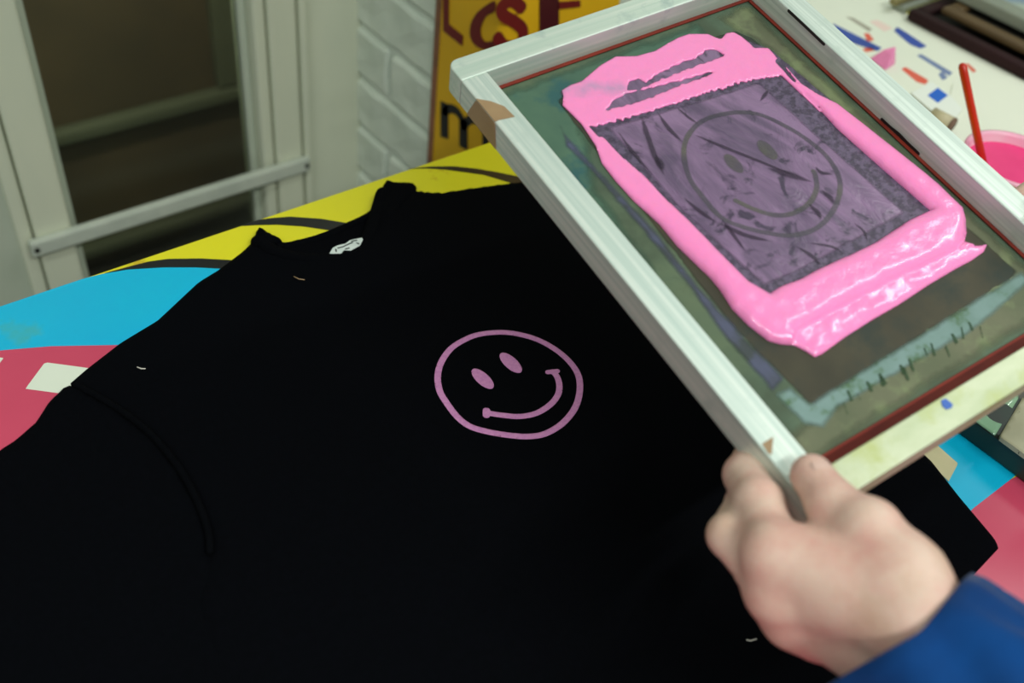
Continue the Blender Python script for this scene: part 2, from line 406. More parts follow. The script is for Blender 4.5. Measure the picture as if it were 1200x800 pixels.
# wet pink ink: thin smears let the purple film beneath tint it
def ink_mat():
    m = mat('wet_pink_ink', (252, 138, 200), None, 0.24, bump=0.35, scale=150, bscale=110, bdist=0.0018, coat=0.2)
    nt = m.node_tree; b = nt.nodes['Principled BSDF']
    a = nt.nodes.new('ShaderNodeAttribute'); a.attribute_name = 'film'
    n_ = nt.nodes.new('ShaderNodeTexNoise'); n_.inputs['Scale'].default_value = 90; n_.inputs['Detail'].default_value = 5
    tc = nt.nodes.new('ShaderNodeTexCoord'); nt.links.new(tc.outputs['Object'], n_.inputs['Vector'])
    mu = nt.nodes.new('ShaderNodeMath'); mu.operation = 'MULTIPLY_ADD'; mu.use_clamp = True
    nt.links.new(n_.outputs['Fac'], mu.inputs[0]); nt.links.new(a.outputs['Fac'], mu.inputs[1]); mu.inputs[2].default_value = 0
    r = nt.nodes.new('ShaderNodeValToRGB'); r.color_ramp.elements[0].position = 0.22; r.color_ramp.elements[1].position = 0.75
    r.color_ramp.elements[0].color = (*lin((250, 142, 200)), 1); r.color_ramp.elements[1].color = (*lin((190, 146, 186)), 1)
    nt.links.new(mu.outputs[0], r.inputs[0]); nt.links.new(r.outputs[0], b.inputs['Base Color'])
    b.inputs['Subsurface Weight'].default_value = 0.15; b.inputs['Subsurface Scale'].default_value = 0.003
    return m
MT['ink'] = ink_mat()
def soften(m, gain=1.6, off=-0.25, nscale=70, namp=1.2, amax=1.0):
    """a stain that thins out towards its outline"""
    nt = m.node_tree; N = nt.nodes; b = N['Principled BSDF']; out = N['Material Output']
    a = N.new('ShaderNodeAttribute'); a.attribute_name = 'film'
    tc = N.new('ShaderNodeTexCoord'); n_ = N.new('ShaderNodeTexNoise'); n_.inputs['Scale'].default_value = nscale; n_.inputs['Detail'].default_value = 6
    nt.links.new(tc.outputs['Object'], n_.inputs['Vector'])
    m1 = N.new('ShaderNodeMath'); m1.operation = 'MULTIPLY_ADD'; nt.links.new(a.outputs['Fac'], m1.inputs[0]); m1.inputs[1].default_value = gain; m1.inputs[2].default_value = off - 0.5 * namp
    m2 = N.new('ShaderNodeMath'); m2.operation = 'MULTIPLY_ADD'; m2.use_clamp = True; nt.links.new(n_.outputs['Fac'], m2.inputs[0]); m2.inputs[1].default_value = namp; nt.links.new(m1.outputs[0], m2.inputs[2])
    m3 = N.new('ShaderNodeMath'); m3.operation = 'MULTIPLY'; nt.links.new(m2.outputs[0], m3.inputs[0]); m3.inputs[1].default_value = amax
    nt.links.new(m3.outputs[0], b.inputs['Alpha'])
for k_ in ('mesh_green', 'mesh_olive', 'teal', 'violet'): soften(MT[k_])
MT['dash'] = mat('dark_green_ink_dash', (46, 72, 48), (58, 84, 56), 0.6, scale=60, spec=0.2); soften(MT['dash'], 1.8, -0.1, 160, 1.6, 0.7)
soften(MT['emulsion'], 2.5, 0.1, 90, 0.8); soften(MT['film_edge'], 2.5, 0.1, 160, 0.8); soften(MT['film'], 2.5, 0.0, 60, 1.0)
soften(MT['stencil'], 2.0, 0.0, 90, 1.2, 0.55); soften(MT['streak'], 1.6, -0.1, 100, 1.6, 0.6)
MT['emulsion_plain'] = mat('dark_emulsion_plain', (66, 66, 58), (80, 78, 66), 0.42, scale=16)
def glass_mat():
    m = bpy.data.materials.new('window_glass'); m.use_nodes = True; nt = m.node_tree
    for n_ in list(nt.nodes): nt.nodes.remove(n_)
    out = nt.nodes.new('ShaderNodeOutputMaterial'); mx = nt.nodes.new('ShaderNodeMixShader')
    t = nt.nodes.new('ShaderNodeBsdfTransparent'); t.inputs[0].default_value = (0.80, 0.86, 0.80, 1)
    g = nt.nodes.new('ShaderNodeBsdfGlossy'); g.inputs['Roughness'].default_value = 0.4
    f = nt.nodes.new('ShaderNodeFresnel'); f.inputs['IOR'].default_value = 1.45
    nt.links.new(f.outputs[0], mx.inputs[0]); nt.links.new(t.outputs[0], mx.inputs[1]); nt.links.new(g.outputs[0], mx.inputs[2])
    nt.links.new(mx.outputs[0], out.inputs[0]); return m
MT['glass'] = glass_mat()

# ================================================================== THE SETTING
struct(box('floor', (-2.0, -2.2, -0.05), (3.0, 2.2, 0.0), MT['floor']))
WY = 0.70                                    # face of the window casing
OX0, OX1 = -0.096, 0.166                     # window opening
# wall left of the window, wall above and below it
wb = struct(box('wall_back', (-2.0, WY + 0.01, 0.0), (-0.158, WY + 0.16, 2.6), MT['wall_paint']))
box('wall_panel', (-0.158, WY + 0.012, 0.0), (0.33, WY + 0.16, 0.18), MT['wall_paint'], wb)
box('wall_panel', (-0.158, WY + 0.012, 1.75), (0.33, WY + 0.16, 2.6), MT['wall_paint'], wb)
w1 = bpy.data.objects.new('window_1', None); COL.objects.link(w1); struct(w1, 'tall narrow window with cream painted casing'); w1.location = (0.035, WY, 0.18)
def wbox(name, lo, hi, m, bev=0.002):
    o = box(name, lo, hi, m, None, bev); o.parent = w1; o.matrix_parent_inverse = Matrix.Translation(-Vector(w1.location)); return o
wbox('casing', (-0.139, WY, 0.18), (OX0, WY + 0.05, 1.75), MT['wood_paint'], 0.004)
wbox('casing_bead', (-0.158, WY + 0.004, 0.18), (-0.1405, WY + 0.05, 1.75), MT['wood_paint'], 0.005)
wbox('casing', (0.184, WY, 0.18), (0.222, WY + 0.05, 1.75), MT['wood_paint'], 0.004)
wbox('casing_bead', (0.2235, WY - 0.006, 0.18), (0.233, WY + 0.05, 1.75), MT['wood_paint'], 0.003)
wbox('stop_bead', (0.166, WY + 0.006, 0.18), (0.1825, WY + 0.05, 1.75), MT['wood_paint'], 0.004)
wbox('side_panel', (0.2345, WY + 0.004, 0.18), (0.318, WY + 0.05, 1.75), MT['wood_paint'], 0.002)
wbox('sill', (-0.158, WY - 0.01, 0.15), (0.318, WY + 0.14, 0.1795), MT['wood_paint'], 0.004)
wbox('sash_stile', (OX0 + 0.0002, WY + 0.024, 0.1805), (OX0 + 0.012, WY + 0.045, 1.75), MT['wall_paint'])
wbox('sash_stile', (OX1 - 0.010, WY + 0.024, 0.1805), (OX1 - 0.0002, WY + 0.045, 1.75), MT['wall_paint'])
wbox('glass_pane', (OX0 + 0.012, WY + 0.032, 0.181), (OX1 - 0.010, WY + 0.036, 1.75), MT['glass'], 0)
LZ1, LZ2 = 0.297, 0.042
# what lies behind the pane: a brown wall with two ledges
wo = struct(box('wall_outside', (-0.9, 1.30, 0.0), (1.3, 1.36, 2.6), MT['outside']), 'brown wall seen dimly through the window pane')
box('ledge', (-0.9, 1.27, LZ1), (1.3, 1.2995, LZ1 + 0.030), MT['ledge'], wo, 0.008)
box('ledge', (-0.9, 1.268, LZ2), (1.3, 1.2995, LZ2 + 0.024), MT['ledge'], wo, 0.006)
box('outside_post', (0.36, 1.275, 0.33), (0.50, 1.2995, 2.6), MT['ledge'], wo, 0.004)
# the white painted brick pier: core + bricks
PX, PY = 0.312, 0.412
pier = struct(box('wall_right', (PX + 0.005, PY + 0.005, 0.0), (1.9, WY + 0.16, 2.6), MT['mortar']), 'white painted brick pier with thick paint in the joints')
def brick_mesh(L, name):
    r = np.random.RandomState(int(L * 1000)); x, y, z = L / 2, 0.05, 0.0325
    nx, nz = max(3, int(L / 0.03)), 3
    V, Fc = [], []
    for j in range(nz + 1):
        for i in range(nx + 1):
            V.append((-x + 2 * x * i / nx + r.uniform(-.0012, .0012), -y + r.uniform(-.0016, .0012), -z + 2 * z * j / nz + r.uniform(-.0014, .0014)))
    k = len(V)
    for j in range(nz):
        for i in range(nx):
            a = j * (nx + 1) + i; Fc.append((a, a + 1, a + nx + 2, a + nx + 1))
    rim = [i for i in range(nx + 1)] + [j * (nx + 1) + nx for j in range(1, nz + 1)] + [nz * (nx + 1) + i for i in range(nx - 1, -1, -1)] + [j * (nx + 1) for j in range(nz - 1, 0, -1)]
    for q in rim: V.append((V[q][0], y, V[q][2]))
    for t in range(len(rim)):
        a, b = rim[t], rim[(t + 1) % len(rim)]; Fc.append((b, a, k + t, k + (t + 1) % len(rim)))
    me = bpy.data.meshes.new(name); me.from_pydata(V, [], Fc); me.materials.append(MT['brick_paint'])
    return me
LONG, SHORT = brick_mesh(0.212, 'brick'), brick_mesh(0.094, 'brick_header')
def brick(me, x, y, z, rz):
    o = bpy.data.objects.new('brick', me); COL.objects.link(o); o.parent = pier
    o.location = (x, y, z); o.rotation_euler = (rng.uniform(-.004, .004), 0, rz + rng.uniform(-.003, .003))
    bevel(o, 0.005, 2)
z0 = 0.6564 - 4 * 0.0757
for k in range(12):
    z = z0 + 0.0757 * (k + 0.5)
    if k % 2 == 0:
        y = PY + 0.106
        brick(LONG, PX + 0.05, y, z, -math.pi / 2); brick(SHORT, PX + 0.05, y + 0.106 + 0.010 + 0.047, z, -math.pi / 2)
        xs = [(SHORT, PX + 0.102 + 0.010 + 0.047)] + [(LONG, PX + 0.102 + 0.114 + 0.106 + i * 0.222) for i in range(2)]
    else:
        y = PY + 0.047
        brick(SHORT, PX + 0.05, y, z, -math.pi / 2); brick(LONG, PX + 0.05, y + 0.047 + 0.010 + 0.106, z, -math.pi / 2)
        xs = [(LONG, PX + 0.106 + 0.105 + i * 0.222) for i in range(3)]
    for me, x in xs: brick(me, x, PY + 0.05, z, 0)

# ------------------------------------------------------------------ bar across the window
rb = thing('window_bar', 'slim white flat bar screwed across the window casing', 'bar', loc=(0.038, WY - 0.012, 0.55))
def child_box(name, lo, hi, m, par, bev=0.0):
    o = box(name, lo, hi, m, None, bev); o.parent = par; o.matrix_parent_inverse = par.matrix_basis.inverted(); return o
child_box('bar', (-0.150, WY - 0.012, 0.540), (0.227, WY - 0.0005, 0.562), MT['rail'], rb, 0.003)
for x in (-0.144, 0.221):
    vs_, fs = [], []
    for i in range(12):
        a = 2 * math.pi * i / 12
        for yy, rr in ((WY - 0.0115, 0.0036), (WY - 0.0138, 0.003)): vs_.append((x + rr * math.cos(a), yy, 0.551 + rr * math.sin(a)))
    for i in range(12):
        j = (i + 1) % 12; fs.append((2 * i, 2 * j, 2 * j + 1, 2 * i + 1))
    fs.append(tuple(2 * i + 1 for i in range(12)))
    o = mesh_obj('screw', vs_, fs, MT['screw']); o.parent = rb; o.matrix_parent_inverse = rb.matrix_basis.inverted()

# ------------------------------------------------------------------ yellow poster folded round the pier's corner
po = thing('poster', 'yellow poster with dark red letters wrapped around the corner of the white brick pier', 'poster')
def poster_path():
    p = [(PX - 0.003, 0.519)]
    p.append((PX - 0.003, PY + 0.008))
    for k in range(1, 6):
        a = math.pi + k / 6 * math.pi / 2; p.append((PX + 0.008 + 0.011 * math.cos(a), PY + 0.008 + 0.011 * math.sin(a)))
    p += [(PX + 0.008, PY - 0.003), (0.482, PY - 0.003)]
    return p
pp = poster_path(); V, Fc = [], []
for (x, y) in pp:
    V += [(x, y, 0.45), (x, y, 1.35)]
for i in range(len(pp) - 1): Fc.append((2 * i, 2 * i + 2, 2 * i + 3, 2 * i + 1))
ps = mesh_obj('sheet', V, Fc, MT['poster_yellow'], po)
so = ps.modifiers.new('thickness', 'SOLIDIFY'); so.thickness = 0.0012; so.offset = -1
box('torn_edge', (PX - 0.0042, 0.5195, 0.45), (PX - 0.0005, 0.529, 1.35), MT['poster_edge'], po)
LF = (np.array([PX - 0.0035, 0, 0]), np.array([0, 1., 0]), np.array([0, 0, 1.]), np.array([-1., 0, 0]))
FF = (np.array([0, PY - 0.0035, 0]), np.array([1., 0, 0]), np.array([0, 0, 1.]), np.array([0, -1., 0]))
def lp(px): return [tuple(on_plane(x, y, (PX - 0.0035, 0, 0), (1., 0, 0))[1:]) for x, y in px]
def fp(px): return [(lambda q: (q[0], q[2]))(on_plane(x, y, (0, PY - 0.0035, 0), (0, 1., 0))) for x, y in px]
def letter(name, sdf, fr, m, h=0.0016):
    return sheet(name, sdf, h, lambda a, b, s: 0.0005, fr, m, po, base=0.0, smooth=False)
letter('letter', sd_poly(lp([(519.5, -30), (526.5, -30), (526, 28), (543, 42), (542, 54), (519.5, 36)])), LF, MT['poster_red'])
lo_ = smooth_closed(lp([(580, 1), (570, 6), (559, 15), (552, 28), (551, 42), (557, 53), (568, 58), (579, 56.5), (579, 48), (570, 49), (565, 44), (563.5, 35), (566, 26), (571, 18), (579.5, 13)]), 4)
letter('letter', sd_poly(lo_), LF, MT['poster_red'])
letter('letter', sd_line(smooth_open(fp([(611, 9), (603, 2), (594, 2), (587, 9), (590, 18), (602, 25), (612, 34), (612, 46), (602, 54), (590, 53), (583, 44)])), 0.0068), FF, MT['poster_red'])
letter('letter', sd_poly(fp([(632, -30), (655, -30), (655, 70), (632, 70)])), FF, MT['poster_maroon'])
letter('letter_arm', sd_poly(fp([(654, 2), (680, 0), (680, 8), (654, 11)])), FF, MT['poster_red'])
letter('letter_arm', sd_poly(fp([(654, -22), (684, -27), (684, -17), (654, -13)])), FF, MT['poster_red'])
for px in ([(516.5, 118), (525.5, 122), (525.5, 163), (516.5, 160)], [(538.5, 138), (548, 142), (548, 176), (538.5, 171)], [(565.5, 150), (573, 154), (573, 190), (565.5, 186)]):
    letter('letter', sd_poly(lp(px)), LF, MT['poster_black'])
for px in ([(521, 131), (528, 127), (536, 131), (543, 142)], [(543, 148), (551, 140), (560, 141), (569, 154)]):
    letter('letter_arch', sd_line(smooth_open(lp(px)), 0.0055), LF, MT['poster_black'])

# ================================================================== THE TABLE
tb = thing('work_table', 'print bench with yellow, blue and pink graphic top under the black shirt', 'table', loc=(0.4, -0.2, 0))
TY0, TY1, TX0, TX1 = -0.66, 0.2535, -0.75, 1.75
def ch(o): o.parent = tb; o.matrix_parent_inverse = tb.matrix_basis.inverted(); return o
ch(box('table_top', (TX0, TY0, TZ - 0.03), (TX1, TY1, TZ), MT['yellow'], None, 0.0008))
ch(box('edge_board', (TX0 + 0.02, TY0 + 0.02, TZ - 0.11), (TX1 - 0.02, TY1 - 0.02, TZ - 0.0305), MT['table_side']))
for x in (TX0 + 0.06, TX1 - 0.12):
    for y in (TY0 + 0.05, TY1 - 0.11): ch(box('leg', (x, y, 0.0), (x + 0.06, y + 0.06, TZ - 0.1105), MT['steel'], None, 0.004))
TF = (np.array([0, 0, TZ]), np.array([1., 0, 0]), np.array([0, 1., 0]), np.array([0, 0, 1.]))
def tp(px): return [tuple(on_table(x, y)[:2]) for x, y in px]
def patch(name, poly, m, z, h=0.003):
    return ch(sheet(name, sd_poly(poly), h, lambda a, b, s: z, TF, m, None, base=z - 0.0001, smooth=False))
edge = lambda x: (x, TY1 - 0.0003)
patch('blue_patch', [(-0.74, TY1 - 0.0004)] + [(-0.201, TY1 - 0.0004)] + tp([(120, 321), (150, 316), (192, 313.5), (230, 313.5), (258, 315), (320, 322)]) + [(-0.04, 0.1), (-0.2, 0.1), (-0.74, 0.2)], MT['cyan'], 0.0002)
patch('black_curve', [(-0.204, TY1 - 0.0004)] + tp([(155, 311.5), (175, 306.5), (197, 303.5), (235, 303), (273, 305), (330, 312), (330, 326), (258, 315), (230, 313.5), (192, 313.5), (150, 316), (120, 321)]), MT['black'], 0.0003, 0.0012)
patch('black_curve', [edge(tp([(281, 265.5)])[0][0]), edge(tp([(303, 258)])[0][0])] + tp([(320, 255.5), (340, 254), (376, 256.5), (410, 262), (445, 272), (445, 290), (386, 270), (355, 265.5), (325, 263.5), (299, 264)]), MT['black'], 0.0003, 0.0012)
patch('black_curve', tp([(477, 198), (505, 195.3), (533, 195), (560, 198), (583, 202), (613, 208), (680, 225), (680, 245), (620, 222), (597, 214), (567, 205), (523, 199), (500, 197.5)]), MT['black'], 0.0003, 0.0012)
patch('pink_patch', tp([(-420, 470), (0, 411), (60, 406), (140, 404.5), (250, 412)]) + [(-0.1, 0.05), (0.19, -0.2)] + tp([(1140, 596), (1162, 579), (1184, 562), (1230, 540)]) + [(0.62, -0.36), (0.62, -0.65), (-0.74, -0.65), (-0.74, 0.15)], MT['pinkred'], 0.0004)
patch('blue_patch', tp([(1140, 596), (1162, 579), (1184, 562), (1260, 500)]) + [(0.42, -0.10), (0.24, -0.10), (0.15, -0.2), (0.16, -0.26)], MT['cyan'], 0.0005)
patch('white_patch', tp([(53, 425), (150, 438), (120, 468), (30, 456)]), MT['white'], 0.0006, 0.002)
patch('white_patch', tp([(-60, 412), (4.5, 420), (-8, 436), (-80, 428)]), MT['white'], 0.0006, 0.002)
mk = tag(sheet('masking_tape', sd_poly(tp([(1074, 528), (1096, 521), (1122, 544), (1111, 565)])), 0.002, lambda a, b, s: 0.0011, TF, MT['masking'], None, base=0.0006, smooth=False),
         'torn beige piece of masking tape on the blue table beside the shirt hem', 'tape')

# ================================================================== THE T-SHIRT
sh = thing('t_shirt', 'black cotton t-shirt with a mauve smiley print lying flat on the bench', 't-shirt', loc=(-0.01, -0.03, TZ))
def cs(o): o.parent = sh; o.matrix_parent_inverse = sh.matrix_basis.inverted(); return o
wn, wn2 = Noise2(3, 12, 12, 38), Noise2(8, 8, 8, 20)
def shirt_z(x, y):
    calm = 1 - np.exp(-((x / 0.11) ** 2 + (y / 0.11) ** 2) ** 2)
    z = 0.0046 + calm * (0.0012 * wn(x, y) + 0.0008 * wn2(x, y * 0.6))
    return np.maximum(z, 0.0022)
def rise(s, w): return np.sqrt(np.clip(1 - (1 - np.clip(-s / w, 0, 1)) ** 2, 0, 1))
CX = -0.009
Lsh = tp([(304, 277), (285, 296), (256, 318), (233, 332), (200, 363), (185, 377), (142, 403), (102, 434), (80, 453)])
Rsh = tp([(452, 221), (478, 222.5), (490, 226.5), (517, 228), (540, 224), (583, 218), (617, 214)]) + [(0.200, 0.172), (0.222, 0.158)]
body = Lsh + tp([(95, 462), (135, 485), (175, 515), (205, 550), (228, 590), (242, 625), (245, 650)]) + [(-0.255, -0.04), (-0.275, -0.14), (-0.26, -0.2), (-0.215, -0.288), (-0.05, -0.292), (0.10, -0.290), (0.178, -0.285), (0.182, -0.279), (0.192, -0.246), (0.203, -0.215), (0.206, -0.1), (0.208, -0.02), (0.21, 0.05), (0.218, 0.11)] + Rsh[::-1]
front_neck = tp([(445, 246), (434, 276), (424, 289), (405, 298.5), (385, 302), (352, 302), (325, 294), (308, 284)])
body_poly = body + front_neck
f_body = sd_poly(body_poly)
cs(sheet('body', f_body, 0.004, lambda a, b, s: 0.0012 + (shirt_z(a, b) - 0.0012) * rise(s, 0.010), TF, MT['shirt'], None, base=0.0008, bottom=True))
# back panel that shows inside the neck opening, and the folded collar corners
back_neck = tp([(304, 274), (318, 281), (333, 286), (350, 282), (377, 275), (393, 268), (430, 253), (442, 237), (452, 219)])
cs(sheet('back_panel', sd_poly(back_neck + tp([(470, 300), (400, 330), (330, 320), (296, 288)])), 0.003, lambda a, b, s: 0.0009 + 0.0012 * rise(s, 0.004), TF, MT['shirt'], None, base=0.0007))
def collar_strip(name, pts, w, z0, z1):
    sd = sd_line(pts, w)
    return cs(sheet(name, sd, 0.0022, lambda a, b, s: z0 + z1 * rise(s, w * 0.8), TF, MT['rib'], None, base=0.0012))
fn = smooth_open(np.array(tp([(449, 232), (440, 262), (428, 292), (405, 306), (382, 310), (350, 309), (322, 301), (304, 288)])), 4)
collar_strip('collar', fn, 0.0065, 0.0045, 0.0045)
bn_ = smooth_open(np.array(tp([(446, 240), (434, 254), (396, 272), (376, 280), (350, 287), (333, 290), (318, 286)])), 4)
collar_strip('collar', bn_, 0.0040, 0.0020, 0.0018)
# standing folds at the two neck corners
for px in ([(305, 272.5), (300, 281), (312, 296), (322, 291), (331, 287), (318, 280)], [(452, 217.5), (445, 235), (443, 262), (462, 262), (480, 240), (488, 224.5), (480, 220.5), (462, 220)]):
    poly = smooth_closed(np.array(tp(px)), 3)
    cs(sheet('collar_fold', sd_poly(poly), 0.0018, lambda a, b, s: 0.004 + 0.006 * rise(s, 0.012), TF, MT['rib'], None, base=0.0012))
# sleeves
sl = tp([(80, 453), (71, 460), (57, 474), (43, 496), (19, 517), (0, 529)]) + [(-0.345, 0.098), (-0.385, 0.06), (-0.385, -0.06), (-0.36, -0.12), (-0.25, -0.150), (-0.246, -0.10)] + tp([(250, 655), (248, 625), (234, 590), (212, 550), (182, 513), (140, 481), (98, 458)])
cs(sheet('sleeve', sd_poly(sl), 0.004, lambda a, b, s: 0.0012 + (0.0052 + 0.0022 * wn(a * 1.3 + 3, b * 1.3)) * rise(s, 0.010), TF, MT['shirt'], None, base=0.0008))
slr = [(0.206, 0.168), (0.26, 0.140), (0.325, 0.075), (0.345, 0.05), (0.315, -0.045), (0.215, -0.012), (0.205, 0.05)]
cs(sheet('sleeve', sd_poly(smooth_closed(slr, 3)), 0.004, lambda a, b, s: 0.0012 + (0.0044 + 0.0018 * wn(a + 1, b)) * rise(s, 0.010), TF, MT['shirt'], None, base=0.0008))
# hem stitching ridge at the lower corner and armhole seam
seam = smooth_open(np.array(tp([(92, 458), (135, 482), (175, 512), (208, 550), (231, 590), (245, 628), (247, 652)])), 4)
cs(sheet('seam', sd_line(seam, 0.0022), 0.0011, lambda a, b, s: 0.0062 + 0.0016 * rise(s, 0.002), TF, MT['rib'], None, base=0.0030))
# neck label
tp2 = lambda px: [tuple(on_table(x, y, TZ + 0.0096)[:2]) for x, y in px]
lab = tp2([(386, 296.5), (390, 290), (396, 287), (405, 285), (410, 281), (424, 278), (425.5, 280), (422, 287), (411, 293), (403, 292.5), (400, 296.5)])
lb = cs(sheet('neck_label', sd_poly(lab), 0.0009, lambda a, b, s: 0.0094, TF, MT['label'], None, base=0.0088, smooth=False))
for px in ([(393.5, 292), (394, 294.5)], [(396, 290.5), (402, 289), (407, 286.5), (413, 284)], [(418, 284.5), (420.5, 285.5)], [(405, 291.5), (409, 290.5)], [(412, 282.5), (418, 281.5)]):
    o = sheet('label_mark', sd_line(tp2(px), 0.00055), 0.0004, lambda a, b, s: 0.0097, TF, MT['ink_dark'], None, base=0.0095, smooth=False)
    o.parent = lb; o.matrix_parent_inverse = (sh.matrix_basis @ lb.matrix_basis).inverted() @ Matrix.Identity(4); o.matrix_parent_inverse = Matrix.Translation(-Vector(sh.location)) @ Matrix.Identity(4)
    o.matrix_parent_inverse = Matrix.Identity(4)
# smiley print
ZS = TZ + 0.0049
def sp(crop): return [tuple(on_table(460 + x / 4.2857, 360 + y / 4.2857, ZS)[:2]) for x, y in crop]
ring = smooth_closed(sp([(210, 350), (225, 280), (270, 210), (330, 165), (420, 127), (540, 114), (640, 125), (740, 155), (830, 205), (900, 265), (945, 330), (958, 400), (945, 480), (910, 545), (850, 605), (770, 648), (690, 661), (600, 657), (480, 638), (380, 608), (310, 555), (250, 475), (220, 420)]), 4)
fr_ = sd_poly(ring)
def f_ring(a, b): d = fr_(a, b); return np.maximum(d, -d - 0.0046)
f_ring.pts = ring
ptop = lambda a, b, s: shirt_z(a, b) + 0.0004
def pr(name, f, h=0.0007): return cs(sheet(name, f, h, ptop, TF, MT['print'], None, base=0.0042))
pr('print_ring', f_ring, 0.0009)
for c in ((453, 358), (594, 278)):
    a_ = math.atan2(47, 55)
    el = []
    for k in range(24):
        t = 2 * math.pi * k / 24; p, q = 70 * math.cos(t), 30 * math.sin(t)
        el.append((c[0] + p * math.cos(a_) - q * math.sin(a_), c[1] + p * math.sin(a_) + q * math.cos(a_)))
    pr('print_eye', sd_poly(sp(el)))
sm = smooth_open(np.array(sp([(478, 530), (560, 542), (640, 547), (720, 532), (790, 490), (830, 440), (838, 390), (825, 345), (805, 322)])), 4)
f1 = sd_line(sm, 0.0022); f2 = sd_line(sp([(472, 518), (472, 540)]), 0.0026); f3 = sd_line(sp([(780, 325), (828, 319)]), 0.0019)
def f_sm(a, b): return np.minimum(f1(a, b), np.minimum(f2(a, b), f3(a, b)))
f_sm.pts = np.concatenate([f1.pts, f2.pts, f3.pts]); pr('print_smile', f_sm)
# bits of lint on the shirt
for px, lab_ in (([(876, 747), (881, 748), (888, 746)], 'tiny pale thread on the black shirt beside the hand'), ([(160, 427), (165, 429), (170, 429)], 'tiny pale thread on the black shirt near its shoulder'), ([(344, 321), (350, 324), (357, 325)], 'tiny reddish thread on the black shirt below its neck')):
    pts = [(*on_table(x, y, TZ + 0.0105)[:2], TZ + 0.0082) for x, y in px]
    tag(tube('lint_thread', pts, 0.00042, MT['lint'] if 'pale' in lab_ else MT['browntape'], n=6), lab_, 'thread')

# ================================================================== THE HELD SCREEN
SF = (SO, SU, SV, SN)
sc = thing('printing_screen', 'aluminium screen printing frame with green mesh held up in two hands', 'printing screen')
ha = bar_mat('brushed_bar_u', 0, (206, 224, 212), (226, 236, 226), (188, 206, 200))
va = bar_mat('brushed_bar_v', 1, (196, 214, 206), (232, 240, 232), (208, 222, 214))
vb = bar_mat('brushed_bar_v_right', 1, (192, 206, 198), (226, 236, 228), (200, 214, 204))
hb = mat('stained_bar', (208, 214, 186), (188, 198, 164), 0.55, 0.5, scale=34, stretch=(0.6, 1.6, 1), c3=(186, 194, 138), s3=30, lo3=0.5, hi3=0.66, bump=0.2, bscale=60)
def poly_bar(prof, m, bev=0.0009):
    n_ = len(prof); cu = sum(p[0] for p in prof) / n_; cv = sum(p[1] for p in prof) / n_
    V = [(p[0] - cu, -(p[1] - cv), 0.0) for p in prof] + [(p[0] - cu, -(p[1] - cv), -THK) for p in prof]
    A = sum(prof[i][0] * prof[(i + 1) % n_][1] - prof[(i + 1) % n_][0] * prof[i][1] for i in range(n_))
    Fc = [tuple(range(n_)), tuple(range(2 * n_ - 1, n_ - 1, -1))] + [(i, n_ + i, n_ + (i + 1) % n_, (i + 1) % n_) for i in range(n_)]
    if A > 0: Fc = [f[::-1] for f in Fc]
    o = mesh_obj('frame_bar', V, Fc, m); c = S(cu, cv)
    o.matrix_world = Matrix(((SU[0], -SV[0], SN[0], c[0]), (SU[1], -SV[1], SN[1], c[1]), (SU[2], -SV[2], SN[2], c[2]), (0, 0, 0, 1)))
    o.parent = sc; bevel(o, bev, 3)
    return o
def arc(cu, cv, r, t0, t1): return [(cu + r * math.cos(t), cv + r * math.sin(t)) for t in np.linspace(t0, t1, 6)]
rr_ = 0.007; E0, E1 = -BAR, SW + BAR
poly_bar(arc(E0 + rr_, -BAR + rr_, rr_, math.pi, 1.5 * math.pi) + arc(E1 - rr_, -BAR + rr_, rr_, 1.5 * math.pi, 2 * math.pi) + [(E1, 0.0), (E0, 0.0)], ha)
poly_bar([(E0, 0.0002), (0, 0.0002), (0, SH + BAR)] + arc(E0 + rr_, SH + BAR - rr_, rr_, 0.5 * math.pi, math.pi), va)
poly_bar([(SW, 0.0002), (E1, 0.0002)] + arc(E1 - rr_, SH + BAR - rr_, rr_, 0, 0.5 * math.pi) + [(SW, SH + BAR)], vb)
poly_bar([(0.0002, SH), (SW - 0.0002, SH), (SW - 0.0002, SH + BAR - 0.0012), (0.0002, SH + BAR - 0.0012)], hb)
ms = sheet('mesh', sd_poly([(0.0002, 0.0002), (SW - 0.0002, 0.0002), (SW - 0.0002, SH - 0.0002), (0.0002, SH - 0.0002)]), 0.006, lambda a, b, s: -MD, SF, MT['mesh'], sc, base=-MD - 0.0004, smooth=False)
w1n = Noise2(21, 10, 150, 500)
def wob(f, amp):
    def g(a, b): return f(a, b) + amp * w1n(a, b)
    g.pts = f.pts; return g
def on_mesh(name, poly, m, z, h=0.0018, amp=0.0012, soft=0.012):
    f = sd_poly(poly) if not callable(poly) else poly
    return sheet(name, wob(f, amp) if amp else f, h, lambda a, b, s: -MD + z, SF, m, ms, base=-MD + z - 0.00008, smooth=False, attr=lambda a, b: np.clip(-f(a, b) / soft, 0, 1))
P2 = lambda px: [scr(x, y) for x, y in px]
